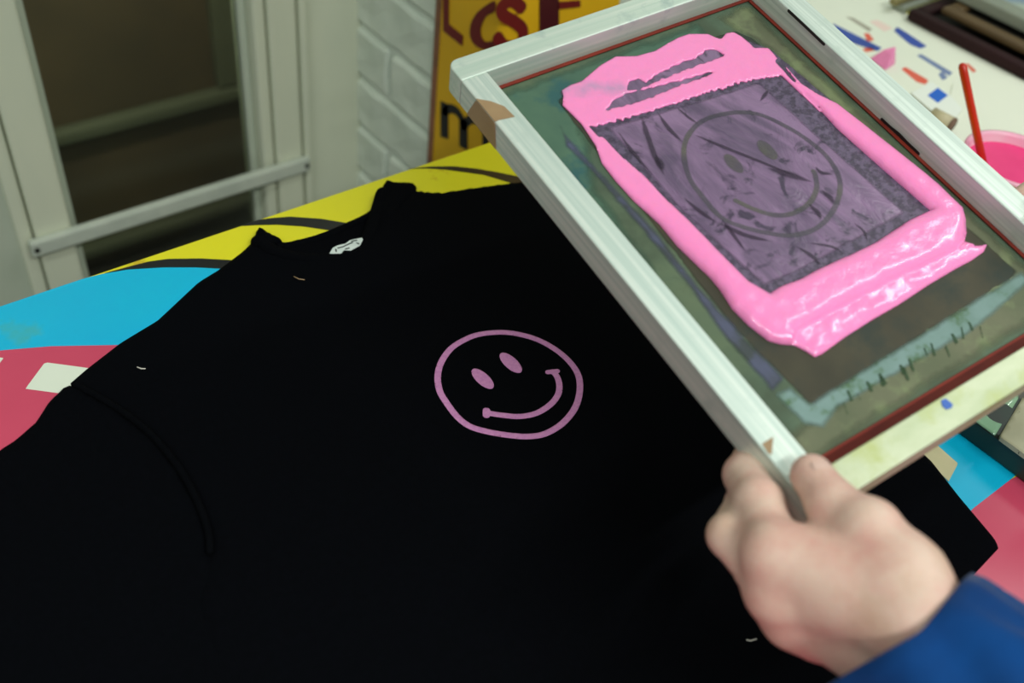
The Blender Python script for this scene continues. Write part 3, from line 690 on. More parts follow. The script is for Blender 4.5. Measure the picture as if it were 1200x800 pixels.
# ink haze and emulsion areas (each a stain with its own outline)
on_mesh('emulsion_green', [(0.0015, 0.002), (SW - 0.045, 0.002), (SW - 0.055, 0.040), (0.045, 0.052), (0.020, 0.10), (0.012, 0.2), (0.0015, 0.22)], MT['mesh_green'], 0.00008, amp=0.002)
on_mesh('ink_haze', [(SW - 0.040, 0.002), (SW - 0.002, 0.002), (SW - 0.002, SH - 0.01), (0.004, SH - 0.004), (0.002, SH - 0.03), (SW - 0.05, SH - 0.045), (SW - 0.022, 0.2), (SW - 0.026, 0.05)], MT['mesh_olive'], 0.00010, amp=0.002)
em = P2([(652, 118), (700, 84), (862, 36), (880, 44), (1192, 318), (1186, 326), (953, 474), (945, 470), (860, 385)])
on_mesh('emulsion', em, MT['emulsion'], 0.00025, amp=0.0008, soft=0.004)
on_mesh('teal_stain', P2([(948, 470), (1060, 400), (1196, 316), (1212, 330), (1140, 392), (1060, 436), (985, 480), (968, 505), (940, 500), (905, 462), (925, 450)]), MT['teal'], 0.00036, amp=0.0006, soft=0.005)
on_mesh('violet_stain', P2([(648, 130), (668, 160), (700, 196), (770, 270), (830, 345), (880, 400), (925, 445), (905, 462), (850, 400), (800, 330), (735, 252), (690, 200), (660, 172)]), MT['violet'], 0.00034, amp=0.0010, soft=0.005)
hole_px = [(692, 150), (720, 143), (750, 135), (794, 121), (840, 106), (876, 96), (900, 91), (915, 90), (942, 112), (982, 153), (1035, 200), (1065, 226), (1090, 248), (1065, 259), (1024, 286), (991, 302), (955, 318), (936, 329), (912, 338), (900, 346), (876, 332), (843, 299), (810, 264), (777, 232), (750, 203), (720, 176)]
film_poly = P2([(655, 108), (700, 90), (760, 72), (870, 45), (905, 60), (1000, 140), (1100, 240), (1080, 275), (920, 370), (890, 360), (720, 200)])
on_mesh('ink_film', film_poly, MT['film_edge'], 0.00045, amp=0.0006, soft=0.003)
on_mesh('ink_film', P2([(712, 150), (890, 97), (968, 168), (1062, 250), (930, 322), (896, 336), (800, 250)]), MT['film'], 0.00055, amp=0.0006, soft=0.006)
on_mesh('ink_film', P2([(700, 135), (728, 98), (800, 68), (850, 50), (858, 70), (800, 106), (740, 128)]), MT['film'], 0.00055, amp=0.0006, soft=0.004)
# open stencil of the face
def sq(crop): return [scr(780 + x / 4.21, 110 + y / 4.21) for x, y in crop]
rg = smooth_closed(np.array(sq([(72, 300), (90, 210), (150, 140), (240, 100), (370, 82), (480, 100), (590, 150), (690, 210), (790, 290), (850, 370), (876, 450), (862, 540), (810, 630), (730, 690), (620, 715), (510, 705), (370, 670), (260, 620), (170, 520), (100, 420)])), 4)
frg = sd_poly(rg)
def f_rg(a, b): d = frg(a, b); return np.maximum(d, -d - 0.0042)
f_rg.pts = rg
on_mesh('stencil_ring', f_rg, MT['stencil'], 0.00066, 0.0007, 0, 0.0018)
for c in ((335, 348), (500, 280)):
    a_ = math.atan2(62, 70); el = []
    for k in range(20):
        t = 2 * math.pi * k / 20; p, q = 68 * math.cos(t), 32 * math.sin(t)
        el.append((c[0] + p * math.cos(a_) - q * math.sin(a_), c[1] + p * math.sin(a_) + q * math.cos(a_)))
    on_mesh('stencil_eye', sq(el), MT['stencil'], 0.00066, 0.0007, 0, 0.0025)
on_mesh('stencil_smile', sd_line(smooth_open(np.array(sq([(345, 530), (430, 570), (530, 600), (620, 595), (700, 550), (742, 480), (738, 410), (728, 385)])), 4), 0.0021), MT['stencil'], 0.00066, 0.0007, 0, 0.0018)
# wet streaks pressed into the film
for k, (px, r) in enumerate([([(752, 138), (758, 158), (768, 186), (778, 206)], 0.0016), ([(722, 152), (742, 180), (764, 205)], 0.0010), ([(770, 132), (784, 152), (800, 168)], 0.0013), ([(792, 126), (806, 138), (818, 146)], 0.0009), ([(812, 158), (840, 170), (890, 190), (950, 214)], 0.0011), ([(900, 198), (926, 206), (952, 214)], 0.0022), ([(768, 182), (773, 192), (777, 200)], 0.0020),
        ([(800, 232), (822, 250), (840, 262)], 0.0012), ([(842, 262), (872, 276), (905, 284)], 0.0013), ([(846, 258), (862, 280), (872, 294)], 0.0010), ([(930, 288), (950, 300), (962, 312)], 0.0011), ([(945, 285), (975, 290), (990, 300)], 0.0009), ([(955, 196), (962, 203), (975, 205)], 0.0011), ([(962, 224), (972, 232), (976, 240)], 0.0018), ([(948, 240), (958, 250), (962, 258)], 0.0014), ([(890, 120), (896, 112), (900, 106)], 0.0010), ([(1000, 262), (1012, 272), (1016, 284)], 0.0008)]):
    on_mesh('ink_streak', (lambda q: sd_line(q, r * 1.6 * np.sin(np.linspace(0.25, 2.95, len(q)))))(smooth_open(np.array(P2(px)), 4)), MT['streak'], 0.00078, 0.0006, 0.0003, r * 1.2)
for k in range(16):
    t = k / 15 + rng.uniform(-.02, .02); x, y = 985 + 165 * t + rng.uniform(-6, 6), 470 - 92 * t + rng.uniform(-7, 5)
    on_mesh('ink_dash', sd_line(P2([(x, y), (x + rng.uniform(2, 5), y + rng.uniform(6, 13))]), rng.uniform(.0006, .0014)), MT['dash'], 0.0006, 0.0006, 0.0002, 0.001)
# red tape round the inside of the frame
for a_, b_ in (((0.0004, 0.0004), (SW - 0.0004, 0.0030)), ((SW - 0.0030, 0.0034), (SW - 0.0004, SH - 0.0004)), ((0.0004, SH - 0.0088), (SW - 0.0034, SH - 0.0004)), ((0.0004, 0.0034), (0.0040, SH - 0.0092))):
    box('red_tape', (a_[0], a_[1], -MD + 0.0009), (b_[0], b_[1], -MD + 0.0014), MT['redtape'], sc, 0, SF)
# brown tape over the far-left bar, a torn scrap near the hand, marker and paint spots
LBF = lambda x, y: (lambda q: (q.dot(SU), q.dot(SV)))(on_plane(x, y, SO, SN) - SO)
def on_top(name, px, m, h=0.0012, z=0.0004):
    return sheet(name, sd_poly([LBF(*p) for p in px]), h, lambda a, b, s: z, SF, m, sc, base=0.0001, smooth=False)
on_top('brown_tape', [(557.5, 116), (575, 119), (591, 125), (603, 137), (584, 141), (580, 143)], MT['browntape'])
on_top('brown_tape', [(893, 520), (906, 512), (904, 533), (900, 531)], MT['browntape'], 0.0008)
SIDE = (S(-BAR, 0, 0), SV, SN, -SU)
v0_, v1_ = LBF(557.5, 116)[1], LBF(580, 143)[1]
sheet('brown_tape', sd_poly([(v0_ - 0.008, -0.0186), (v0_, -0.001), (v1_, -0.001), (v1_ + 0.004, -0.0186)]), 0.0012, lambda a, b, s: 0.0005, SIDE, MT['browntape'], sc, base=0.0001, smooth=False)
INNER = (S(SW, 0, 0), SV, SN, -SU)
sheet('marker_line', sd_line([(0.036, -0.0010), (0.055, -0.0012), (0.072, -0.0016)], 0.0011), 0.0008, lambda a, b, s: 0.0004, INNER, MT['darktape'], sc, base=0.0001, smooth=False)
sheet('marker_line', wob(sd_line([(0.135, -0.0142), (0.15, -0.0138), (0.168, -0.0145)], 0.0012), 0.0003), 0.0006, lambda a, b, s: 0.0004, INNER, MT['darktape'], sc, base=0.0001, smooth=False)
on_top('blue_spot', [(1102.5, 469.5), (1108, 467), (1116.5, 474), (1115, 478), (1109, 480), (1104, 476)], MT['blue'], 0.0006)

# ------------------------------------------------------------------ the wet pink ink on the mesh
out_px = [(658, 107), (668, 101), (682, 96), (703, 78), (721, 67.5), (745, 67), (767, 61), (784, 51), (795, 45), (807, 41), (829, 41), (840, 46), (845, 47), (850.5, 40), (859.5, 39), (868.5, 44), (877.5, 51.5), (883.5, 57.5), (891, 57), (900, 57.5), (905, 63), (908, 67), (921, 80), (938, 99), (958, 112), (980, 123), (1010, 147), (1032, 165), (1065, 192), (1098, 219), (1112, 233), (1127, 247), (1131, 262), (1132, 274), (1129, 285), (1138, 289), (1147, 289), (1156, 287), (1152, 296), (1138, 306), (1120, 315.5), (1087, 335), (1054, 357), (1021, 376), (991, 395), (962, 416), (954, 419), (942, 411), (930, 405), (915, 404), (900, 400), (876, 381.5), (857, 362), (843, 340), (832, 326.5), (794, 290), (772, 263), (742, 236), (722, 214), (705, 192), (698, 172), (681, 146), (667, 132), (659, 124), (660, 112)]
gap1 = [(733, 108), (737, 97), (748, 93), (757, 99), (772, 86), (800, 74), (815, 70), (826, 60), (838, 58), (848, 66), (815, 79), (790, 88), (765, 98), (750, 106)]
gap2 = [(709, 131), (722, 116), (735, 110), (765, 103), (800, 95), (838, 84), (828, 90), (795, 102), (755, 118)]
gap3 = [(911, 70), (922, 82), (935, 99), (930, 97), (918, 84), (908, 74)]
fo, fh = sd_poly(P2(out_px)), sd_poly(P2(hole_px))
fg = [sd_poly(P2(g)) for g in (gap1, gap2, gap3)]
hair = Noise2(31, 14, 900, 2200)
def f_ink(a, b):
    d = fo(a, b)
    topmask = 1 / (1 + np.exp((b - 0.115) / 0.006))
    d = np.maximum(d, -(fh(a, b) + 0.0008 * hair(a, b * 0.1) * topmask))
    for g in fg: d = np.maximum(d, -(g(a, b) + 0.0005 * hair(a * 0.6, b * 0.3)))
    return d
f_ink.pts = fo.pts
crease = sd_line(P2([(931, 392), (945, 384), (985, 362), (1040, 333), (1090, 310), (1118, 296), (1127, 284), (1131, 266)]), 0.0)
lobe = sd_poly(P2([(931, 392), (945, 384), (985, 362), (1040, 333), (1090, 310), (1118, 296), (1160, 285), (1160, 330), (960, 440), (925, 405)]))
dents = Noise2(5, 18, 200, 720)
def ink_h(a, b, s):
    thick = np.clip((b - 0.075) / 0.10, 0, 1)
    H = 0.0006 + 0.0046 * thick
    low = 1 / (1 + np.exp(lobe(a, b) / 0.0010))
    dc = crease(a, b)
    nearc = 1 / (1 + np.exp(-(b - 0.20) / 0.004))
    flat_ = H * 0.42
    upper = flat_ * 0.7 + (H - flat_ * 0.7) * rise(-dc, 0.0075)
    Hx = np.where(low > 0.5, flat_, np.where(dc < 0.0075, upper, H))
    z = Hx * rise(s, 0.0022 + 0.0060 * thick)
    z = z + (0.00013 + 0.00018 * low) * dents(a, b) * np.clip(-s / 0.004, 0, 1)
    return -MD + 0.0009 + np.maximum(z, 0.0001)
smear1 = sd_line(P2([(660, 108), (690, 105), (726, 106)]), 0.013); smear2 = sd_line(P2([(842, 56), (850, 60), (835, 66)]), 0.006); smear3 = sd_line(P2([(700, 112), (745, 100), (775, 84)]), 0.004)
def film_attr(a, b):
    d = np.minimum(np.minimum(smear1(a, b), smear2(a, b)), smear3(a, b))
    return np.clip(-d / 0.012, 0, 1) * 1.15
pink = tag(sheet('printing_ink', f_ink, 0.0010, ink_h, SF, MT['ink'], None, base=-MD + 0.0004, attr=film_attr),
           'thick wet pink ink pushed into a rectangle on the screen mesh', 'ink')

# ================================================================== THE PERSON (hands and jacket arms)
person = thing('person', 'person in a blue work jacket holding the printing screen with both hands', 'person', loc=(0.13, -0.86, 0))
def cp(o): o.parent = person; o.matrix_parent_inverse = person.matrix_basis.inverted(); return o
J = lambda x, y, d: at_dist(x, y, d)
def hand_field(fingers, thumb, palm, wrist, kn=(), te=()):
    """fingers: joint lists with radii; palm: cones; everything blended into one skin"""
    def f(X, Y, Z):
        p = None
        for a, b, ra, rb_ in palm + wrist:
            c = cone(a, b, ra, rb_)(X, Y, Z); p = c if p is None else smin(p, c, 0.010)
        for c_, r_ in kn: p = smin(p, cone(c_, c_ + 1e-4, r_, r_)(X, Y, Z), 0.004)
        for a, b, ra, rb_ in te: p = smin(p, cone(a, b, ra, rb_)(X, Y, Z), 0.003)
        for fg_, k in [(q, 0.0042) for q in fingers] + [(thumb, 0.009)]:
            d = None
            for (a, ra), (b, rb_) in zip(fg_, fg_[1:]):
                c = cone(a, b, ra, rb_)(X, Y, Z); d = c if d is None else smin(d, c, 0.0035)
            p = smin(p, d, k)
        return p
    return f
# near hand (grips the near-left corner): thumb on top of the bar, fingers curled under it
M2, M3, M4, M5 = J(908, 648, .468), J(912, 692, .478), J(930, 722, .492), J(958, 742, .506)
W1, W2 = J(1070, 726, .460), J(1032, 754, .480)
idx_ = [(M2, .0122), (J(888, 588, .488), .0112), (J(873, 556, .509), .0104), (J(874, 536, .522), .0070)]
mid_ = [(M3, .0118), (J(855, 627, .486), .0103), (J(872, 590, .518), .0092), (J(894, 578, .534), .0080)]
rin_ = [(M4, .0112), (J(884, 668, .515), .0098), (J(890, 628, .540), .0088), (J(912, 612, .550), .0078)]
lit_ = [(M5, .0100), (J(928, 708, .530), .0086), (J(925, 670, .550), .0078), (J(940, 650, .556), .0070)]
thT = S(*(lambda q: (q[0], q[1]))(LBF(943, 566)), 0.0092)
thI = J(975, 590, .4765)
thb = [(J(1052, 674, .464), .0185), (J(1018, 622, .468), .0128), (thI, .0112), (thT, .0098)]
palm_ = [(W1, M2, .0190, .0125), (W1, M3, .0180, .0125), (W2, M4, .0180, .0122), (W2, M5, .0170, .0112), (M2, M3, .012, .012), (M3, M4, .012, .0115), (M4, M5, .0115, .0105),
         (J(1052, 674, .464), M2, .0165, .0110), (J(1000, 690, .480), J(960, 690, .488), .014, .012), (J(1052, 674, .464), J(1000, 655, .474), .014, .012)]
to_cam = lambda p, d: p + nrm(CAM - p) * d
knuckles = [(to_cam(M2, .0035), .0105), (to_cam(M3, .0035), .0105), (to_cam(J(1018, 622, .468), .002), .0118)]
tendons = [(to_cam(M2, .0050), to_cam(W1, .0075), .0058, .0100), (to_cam(M3, .0050), to_cam(J(1050, 742, .470), .0095), .0058, .0095)]
EL = np.array([-0.020, -0.56, 0.985]); SHL = np.array([-0.06, -0.84, 1.37])
WC = (W1 + W2) / 2
dirF = nrm(EL - WC)
wr_ = [(W1, W1 + dirF * 0.06, .0190, .0215), (W2, W2 + dirF * 0.06, .0185, .021), (WC + dirF * 0.05, EL, .030, .040)]
fieldL = hand_field([idx_, mid_, rin_, lit_], thb, palm_, wr_, knuckles, tendons)
allp = np.array([p for fl in (idx_, mid_, rin_, lit_, thb) for p, _ in fl] + [W1, W2])
vL, fL = surface_nets(fieldL, np.minimum(allp.min(0), WC + dirF * 0.05) - 0.028, np.maximum(allp.max(0), WC + dirF * 0.05) + 0.028, 0.0016)
# far hand on the other long bar, mostly outside the picture
tv = LBF(1200, 222)[1] + 0.021
Q = lambda u, v, n_: S(SW + u + 0.0065, v, n_)
thR = [(Q(.085, tv + .035, -.004), .017), (Q(.052, tv + .012, .008), .0125), (Q(.028, tv + .003, .0135), .0108), (Q(.0105, tv, .0088), .0092)]
fR = []
for k in range(4):
    vv = tv - 0.026 + 0.021 * k
    fR.append([(Q(.090, vv + .012, .002 - .002 * k), .0112), (Q(.055, vv, -.030), .0098), (Q(.025, vv - .002, -.037), .0088), (Q(.004, vv - .003, -.0285), .0078)])
WR = Q(.165, tv + .085, -.005)
palmR = [(Q(.150, tv + .070, -.004), fR[k][0][0], .019, .0120) for k in range(4)] + [(fR[k][0][0], fR[k + 1][0][0], .012, .012) for k in range(3)] + [(Q(.150, tv + .080, -.006), thR[0][0], .019, .016)]
ER = np.array([0.52, -0.58, 1.00]); SHR = np.array([0.33, -0.86, 1.38]); dirR = nrm(ER - WR)
wrR = [(Q(.150, tv + .074, -.005), WR + dirR * 0.06, .022, .023)]
fieldR = hand_field(fR, thR, palmR, wrR)
allr = np.array([p for fl in fR + [thR] for p, _ in fl] + [WR])
vR, fRc = surface_nets(fieldR, np.minimum(allr.min(0), WR + dirR * .05) - 0.028, np.maximum(allr.max(0), WR + dirR * .05) + 0.028, 0.0022)
def skin(name, v, f):
    o = cp(mesh_obj(name, v, f, MT['skin'], None, True)); m = o.modifiers.new('soften', 'SMOOTH'); m.factor = 0.5; m.iterations = 2
    return o
hl = skin('hand', vL, fL); hr = skin('hand', vR, fRc)
# thumbnail and fingernail shells
def nail(tip, prev, up, r, par, L=0.0058, W_=0.0052):
    d = nrm(tip - prev); up = nrm(up - np.dot(up, d) * d); s_ = np.cross(d, up)
    V, Fc = [], []
    nu, nv = 8, 8
    for i in range(nu + 1):
        for j in range(nv + 1):
            a, b = -1 + 2 * i / nu, -1 + 2 * j / nv
            a2, b2 = a * math.sqrt(1 - b * b / 2), b * math.sqrt(1 - a * a / 2)
            th_ = b2 * 0.62
            V.append(tip + d * (a2 * L - 0.0035) + s_ * (r * math.sin(th_)) + up * (r * math.cos(th_) - 0.0012 * max(0, a2) ** 2))
    for i in range(nu):
        for j in range(nv):
            k = i * (nv + 1) + j; Fc.append((k, k + nv + 1, k + nv + 2, k + 1))
    o = mesh_obj('nail', V, Fc, MT['nail'], par, True)
    sm_ = o.modifiers.new('thickness', 'SOLIDIFY'); sm_.thickness = 0.0007; sm_.offset = 0
    return o
nail(thT, thI, SN * 1.0 + SU * 0.25 - SV * 0.1, 0.0098, hl)
nail(thR[3][0], thR[2][0], SN * 1.0 - SV * 0.1, 0.0092, hr)
# jacket arms
def sleeve(pts, rad, seed, name='jacket_sleeve', tdir=None, tk=0.0):
    C_ = smooth_open(np.array(pts), 14); n_ = 56; L_ = len(C_)
    rr = np.interp(np.linspace(0, 1, L_), np.linspace(0, 1, len(rad)), rad)
    nz = Noise2(seed, 10, 2, 7); V, Fc = [], []
    s_ = np.concatenate([[0], np.cumsum(np.linalg.norm(np.diff(C_, axis=0), axis=1))])
    ref = np.array([0.2, 0.1, 1.0])
    rows = []
    d0 = nrm(C_[1] - C_[0])
    for (off, rs) in ((0.020, 0.90), (0.004, 0.91), (0.0, 0.95)): rows.append((C_[0] + d0 * off, d0, rr[0] * rs, 0.0, 0.0))
    for i in range(L_):
        d = nrm(C_[min(i + 1, L_ - 1)] - C_[max(i - 1, 0)]); rows.append((C_[i] + (d0 * 0.0008 if i == 0 else 0), d, rr[i], s_[i], 1.0))
    for p, d, r_, s__, wv in rows:
        a = nrm(ref - ref.dot(d) * d); b = np.cross(d, a)
        for k in range(n_):
            t = 2 * math.pi * k / n_
            am = wv * min(1, 0.25 + s__ / 0.05)
            w_ = r_ * (1 + am * (0.10 * nz(2.2 * math.cos(t) + s__ * 16, 2.2 * math.sin(t) + s__ * 9) + 0.03 * math.sin(s__ * 120 + 2.5 * math.sin(t + 1) + 1.3)))
            if wv and s__ < 0.004: w_ *= 0.985
            off = w_ * (a * math.cos(t) + b * math.sin(t))
            if tdir is not None: off = off - d0 * tk * max(0.0, float(np.dot(off, tdir)) + 0.01) * math.exp(-s__ / 0.04)
            V.append(p + off)
    for i in range(len(rows) - 1):
        for k in range(n_):
            j = (k + 1) % n_; Fc.append((i * n_ + k, i * n_ + j, (i + 1) * n_ + j, (i + 1) * n_ + k))
    return cp(mesh_obj(name, V, Fc, MT['denim'], None, True))
cuffL = WC + dirF * 0.006 + R[:, 1] * 0.004
sleeve([cuffL, WC + dirF * 0.10, EL, EL * 0.5 + SHL * 0.5 + np.array([-0.01, -0.02, -0.01]), SHL], [0.0415, 0.047, 0.058, 0.066, 0.080], 11, tdir=nrm(R[:, 0] * -0.6 + R[:, 1] * 0.8), tk=0.38)
sleeve([WR + dirR * 0.012, WR + dirR * 0.10, ER, ER * 0.5 + SHR * 0.5 + np.array([0.02, -0.03, -0.02]), SHR], [0.040, 0.048, 0.058, 0.068, 0.085], 12)

# torso, head and legs of the same person, outside the picture to the near side of the table
def loft(name, rows, m, n=40, par=None):
    V, Fc = [], []
    for (x, y, z, rx, ry) in rows:
        for k in range(n):
            t = 2 * math.pi * k / n; c, q = math.cos(t), math.sin(t)
            V.append((x + rx * math.copysign(abs(c) ** 0.85, c), y + ry * math.copysign(abs(q) ** 0.85, q), z))
    for i in range(len(rows) - 1):
        for k in range(n): Fc.append((i * n + k, i * n + (k + 1) % n, (i + 1) * n + (k + 1) % n, (i + 1) * n + k))
    Fc += [tuple(range(n))[::-1], tuple(range((len(rows) - 1) * n, len(rows) * n))]
    return cp(mesh_obj(name, V, Fc, m, None, True))
bx, by = 0.135, -0.89
loft('jacket', [(bx, by, 0.84, .185, .125), (bx, by, 0.90, .19, .13), (bx, by, 1.05, .18, .125), (bx, by, 1.22, .20, .13), (bx, by, 1.34, .215, .125), (bx, by, 1.40, .195, .105), (bx, by, 1.44, .13, .08), (bx, by + .005, 1.47, .075, .07), (bx, by + .005, 1.495, .07, .066)], MT['denim'])
for sx in (-1, 1):
    loft('trouser_leg', [(bx + sx * .12, by, 0.06, .06, .075), (bx + sx * .115, by, 0.45, .075, .085), (bx + sx * .095, by, 0.80, .088, .11), (bx + sx * .09, by, 0.87, .085, .105)], MT['trousers'])
    loft('shoe', [(bx + sx * .12, by + .05, 0.001, .05, .135), (bx + sx * .12, by + .05, 0.03, .052, .138), (bx + sx * .12, by + .02, 0.07, .046, .09), (bx + sx * .12, by, 0.10, .043, .055)], MT['darkgrey'])
hc = np.array([bx, by + .02, 1.625])
def head_f(X, Y, Z):
    d = cone(hc + [0, -.015, .03], hc + [0, .0, -.01], .088, .078)(X, Y, Z)
    d = smin(d, cone(hc + [0, .02, -.03], hc + [0, .035, -.075], .066, .042)(X, Y, Z), .03)
    d = smin(d, cone(hc + [0, -.02, -.08], hc + [0, -.03, -.17], .056, .060)(X, Y, Z), .02)
    d = smin(d, cone(hc + [0, .080, .005], hc + [0, .098, -.028], .008, .013)(X, Y, Z), .012)
    d = smin(d, cone(hc + [-.02, .078, -.062], hc + [.02, .078, -.062], .007, .007)(X, Y, Z), .008)
    for sx in (-1, 1):
        d = smin(d, cone(hc + [sx * .080, -.012, .012], hc + [sx * .080, -.008, -.028], .014, .010)(X, Y, Z), .008)
        d = np.maximum(d, -cone(hc + [sx * .030, .092, .002], hc + [sx * .036, .091, .002], .012, .011)(X, Y, Z))
    return d
vh, fh_ = surface_nets(head_f, hc - [.12, .14, .19], hc + [.12, .14, .14], 0.005)
skin('head', vh, fh_)
def hair_f(X, Y, Z):
    d = cone(hc + [0, -.020, .035], hc + [0, -.018, .0], .097, .088)(X, Y, Z)
    return np.maximum(d, np.maximum((Y - hc[1]) * 0.75 - (Z - hc[2]) * 0.65 + 0.005, -(Z - hc[2]) - .07))
vh, fh_ = surface_nets(hair_f, hc - [.13, .15, .10], hc + [.13, .13, .15], 0.005)
cp(mesh_obj('hair', vh, fh_, MT['hair'], None, True))
for sx in (-1, 1):
    ec = hc + np.array([sx * .032, .078, .002])
    V = [ec + .0115 * np.array([math.cos(a) * math.cos(b), math.sin(a) * math.cos(b), math.sin(b)]) for b in np.linspace(-1.5, 1.5, 7) for a in np.linspace(0, 2 * math.pi, 12, endpoint=False)]
    cp(mesh_obj('eye', V, [(r * 12 + k, r * 12 + (k + 1) % 12, (r + 1) * 12 + (k + 1) % 12, (r + 1) * 12 + k) for r in range(6) for k in range(12)], MT['eye'], None, True))

# ================================================================== THINGS ON THE FAR END OF THE TABLE
def flat(name, px, m, z, t=0.0003, h=0.004, parent=None):
    f = sd_poly([tuple(on_table(x, y)[:2]) for x, y in px])
    return sheet(name, f, h, lambda a, b, s: z + t, TF, m, parent, base=z, smooth=False)
s1 = tag(flat('paper_sheet', [(880, 40), (950, -4), (1040, -2), (1074, 26), (1208, 96), (1330, 160), (1250, 330), (1000, 170)], MT['paper'], 0.0006),
         'large white paper sheet with blue and red print strokes under the stick', 'paper')
for px, m in (([(975, 28), (985, 33), (1033, 57), (1028, 61), (1000, 52), (983, 42)], 'p_blue'), ([(1047, 37), (1051, 32), (1068, 43), (1086, 55), (1078, 58), (1066, 53)], 'p_blue'),
              ([(1074, 66), (1079, 64), (1116, 86), (1112, 90)], 'p_slate'), ([(1099, 88), (1104, 84), (1110, 92), (1104, 95)], 'p_slate'), ([(1012, 40), (1018, 40), (1024, 48), (1016, 50)], 'p_red'), ([(1010, 58), (1020, 56), (1026, 60), (1014, 62)], 'p_red'),
              ([(1056, 82), (1060, 79), (1088, 95), (1084, 100), (1074, 97)], 'p_red'), ([(1130, 76), (1134, 75), (1144, 84), (1140, 86)], 'p_red'), ([(1018, 26), (1028, 24), (1046, 34), (1036, 38)], 'p_pink'), ([(990, 20), (1000, 22), (1022, 35), (1018, 38)], 'p_grey')):
    flat('print_stroke', px, MT[m], 0.00095, 0.0001, 0.003, s1)
tag(flat('paper_sheet', [(1100, 170), (1116, 99), (1150, 94), (1184, 91), (1320, 150), (1240, 320), (1120, 240)], MT['paper'], 0.0016), 'plain white paper sheet lying under the pink ink tub', 'paper')
cdp = tag(flat('small_card', [(1066, 113), (1090, 100), (1112, 116), (1126, 132), (1110, 150)], MT['card'], 0.0024, 0.002), 'small white card with a bright blue square', 'card')
flat('blue_square', [(1085, 116), (1097, 107), (1109, 116), (1097, 125)], MT['cube_blue'], 0.0045, 0.0001, 0.002, cdp)
# pink folded scrap standing on the sheet
a0, a1, a2, ap = on_table(1018, 70), on_table(1037, 84), on_table(1046, 74), on_table(1050, 54, TZ + 0.022)
a3 = (a1 + a2) / 2 + np.array([0.012, 0.0, 0.0])
lift = np.array([0, 0, 0.0014]); a0, a1, a2, a3 = a0 + lift, a1 + lift, a2 + lift, a3 + lift
pk = mesh_obj('pink_scrap', [a0, a1, a3, ap, (a0 + ap) / 2 + np.array([0, 0, .004]), (a1 + ap) / 2 + np.array([.002, 0, .002])], [(0, 1, 5, 4), (4, 5, 3), (1, 2, 3, 5), (0, 4, 3, 2), (0, 2, 1)], MT['pinkcard'])
bevel(pk, 0.001, 2); tag(pk, 'folded pink plastic scrap standing up on the printed paper sheet', 'scrap')
# pale wooden peg lying beside the card
c0 = on_table(1092, 134, TZ + 0.010); c1 = on_table(1117, 147, TZ + 0.010)
wd = thing('wooden_peg', 'short pale wooden peg with a dark end beside the blue square card', 'peg')
tube('peg_body', [c0, c0 * 0.1 + c1 * 0.9], 0.008, MT['cork'], wd, 14, 0.95); tube('peg_end', [c0 * 0.1 + c1 * 0.9 + (c1 - c0) * 0.002, c1], 0.0079, MT['corkend'], wd, 14, 0.95)
# tub of pink ink with a red stick standing in it
TBH = 0.045; tc_ = on_table(1192, 188, TZ + TBH)
tub = thing('ink_tub', 'shallow round tub of hot pink ink on white paper', 'tub', loc=(tc_[0], tc_[1], TZ + 0.002))
r0 = 0.046
lathe('tub_wall', [(0.0, 0.0), (r0 - 0.008, 0.0), (r0 - 0.004, 0.003), (r0, TBH - 0.004), (r0 + 0.0025, TBH - 0.003), (r0 + 0.0025, TBH), (r0 - 0.001, TBH + 0.0005), (r0 - 0.003, TBH - 0.002), (r0 - 0.007, 0.004), (0, 0.004)], 48, MT['tub'], tub)
V = [(0, 0, TBH - 0.010)] + [((r0 - 0.0035) * math.cos(2 * math.pi * k / 48), (r0 - 0.0035) * math.sin(2 * math.pi * k / 48), TBH - 0.009) for k in range(48)]
mesh_obj('ink_surface', V, [(0, 1 + k, 1 + (k + 1) % 48) for k in range(48)], MT['hotpink'], tub, True)
b0 = on_table(1153, 196, TZ + TBH - 0.010); b1 = on_table(1127, 74, TZ + 0.115)
st = tube('stirring_stick', [b0 + (b1 - b0) * t for t in (0, .3, .6, .9, .965, .99, 1.0)], [.0042, .0042, .0042, .0044, .0042, .0032, .0014], MT['redstick'], None, 14, 0.8)
tag(st, 'red stirring stick leaning out of the pink ink tub', 'stick')
# stacked frames at the far end
def frame_thing(name, label, lo, hi, z, bw, ht, mbar, mmesh, mbar2=None, group=None):
    t = thing(name, label, 'frame', group)
    (x0, y0), (x1, y1) = lo, hi
    box('frame_bar', (x0, y0, z), (x0 + bw, y1, z + ht), mbar, t, 0.003); box('frame_bar', (x1 - bw, y0, z), (x1, y1, z + ht), mbar2 or mbar, t, 0.003)
    box('frame_bar', (x0 + bw, y0, z), (x1 - bw, y0 + bw, z + ht), mbar, t, 0.003); box('frame_bar', (x0 + bw, y1 - bw, z), (x1 - bw, y1, z + ht), mbar, t, 0.003)
    box('mesh', (x0 + bw, y0 + bw, z + 0.002), (x1 - bw, y1 - bw, z + 0.004), mmesh, t)
    return t
frame_thing('wooden_screen', 'dark maroon wooden screen frame lying beside the printed white paper', (0.787, -0.22), (1.22, 0.222), TZ + 0.0025, 0.016, 0.013, MT['maroon'], MT['blackmesh'])
frame_thing('wooden_screen', 'brown wooden screen frame stacked between the maroon and grey frames', (0.812, -0.26), (1.25, 0.196), TZ + 0.0160, 0.018, 0.009, MT['ochre'], MT['blackmesh'])
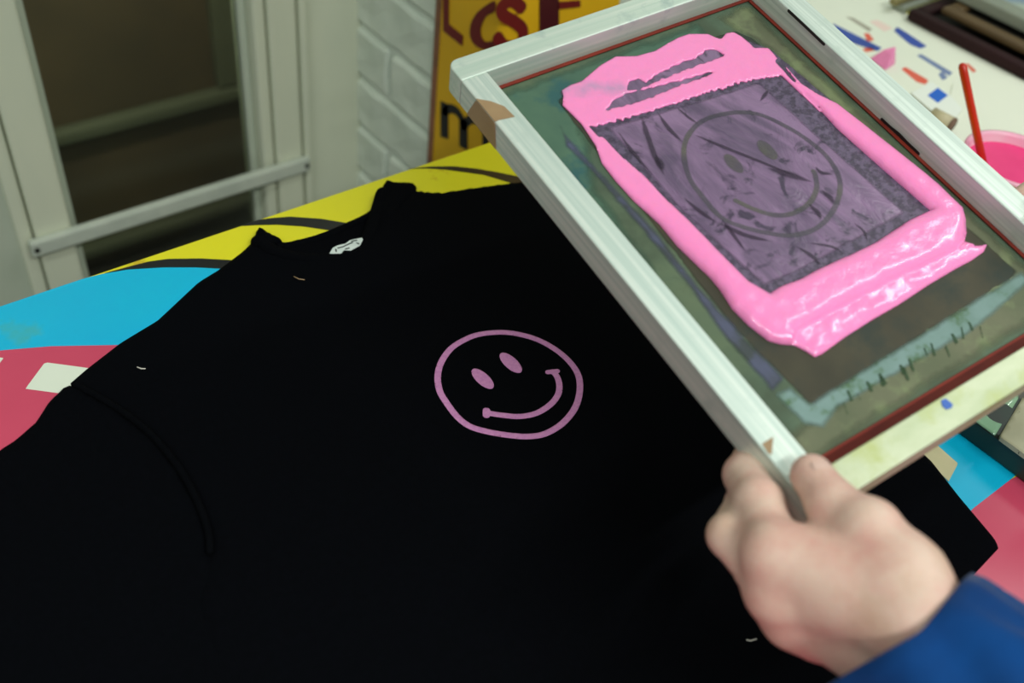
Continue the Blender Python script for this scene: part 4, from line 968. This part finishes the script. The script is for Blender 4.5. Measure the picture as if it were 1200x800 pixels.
frame_thing('metal_screen', 'dull grey metal screen with multicoloured stains on top of the stack', (0.842, -0.28), (1.32, 0.215), TZ + 0.0255, 0.026, 0.016, MT['greybar'], MT['rainbow'])
bd = tag(bevel(box('pale_board', (0.800, 0.2335, TZ + 0.0015), (1.5, 0.253, TZ + 0.010), MT['greybar']), 0.002), 'pale grey strip of board along the far table edge', 'board')
tag(box('olive_slat', (0.785, 0.240, TZ + 0.0105), (0.98, 0.250, TZ + 0.018), MT['olivebar'], None, 0.002), 'olive stained slat lying on the pale board', 'slat')
# ink stained screen beside the shirt hem
gf = thing('stained_screen', 'ink stained screen frame with shiny green tape lying beside the shirt hem', 'frame')
gx = 0.2425
box('frame_bar', (gx, -0.262 - 0.26, TZ + 0.0012), (gx + 0.050, -0.14, TZ + 0.020), MT['darkgreen'], gf, 0.002)
box('frame_bar', (gx + 0.0505, -0.190, TZ + 0.0012), (gx + 0.30, -0.14, TZ + 0.020), MT['darkgrey'], gf, 0.002)
box('frame_bar', (gx + 0.0505, -0.522, TZ + 0.0012), (gx + 0.30, -0.472, TZ + 0.020), MT['darkgrey'], gf, 0.002)
box('frame_bar', (gx + 0.3005, -0.522, TZ + 0.0012), (gx + 0.35, -0.14, TZ + 0.020), MT['darkgrey'], gf, 0.002)
box('mesh', (gx + 0.0505, -0.4715, TZ + 0.003), (gx + 0.30, -0.1905, TZ + 0.005), MT['emulsion_plain'], gf)
tilt = lambda a, b, s: 0.0206 + 0.0006 * np.sin(a * 160) + 0.0008 * np.sin(b * 120)
sheet('green_tape', sd_poly([(gx - 0.001, -0.233), (gx + 0.05, -0.222), (gx + 0.05, -0.14), (gx - 0.001, -0.14)]), 0.003, tilt, TF, MT['greentape'], gf, base=0.0198)
sheet('speckled_tape', sd_poly([(gx - 0.002, -0.45), (gx + 0.05, -0.45), (gx + 0.05, -0.224), (gx - 0.002, -0.236)]), 0.003, lambda a, b, s: tilt(a, b, s) + 0.0014, TF, MT['specktape'], gf, base=0.0195)
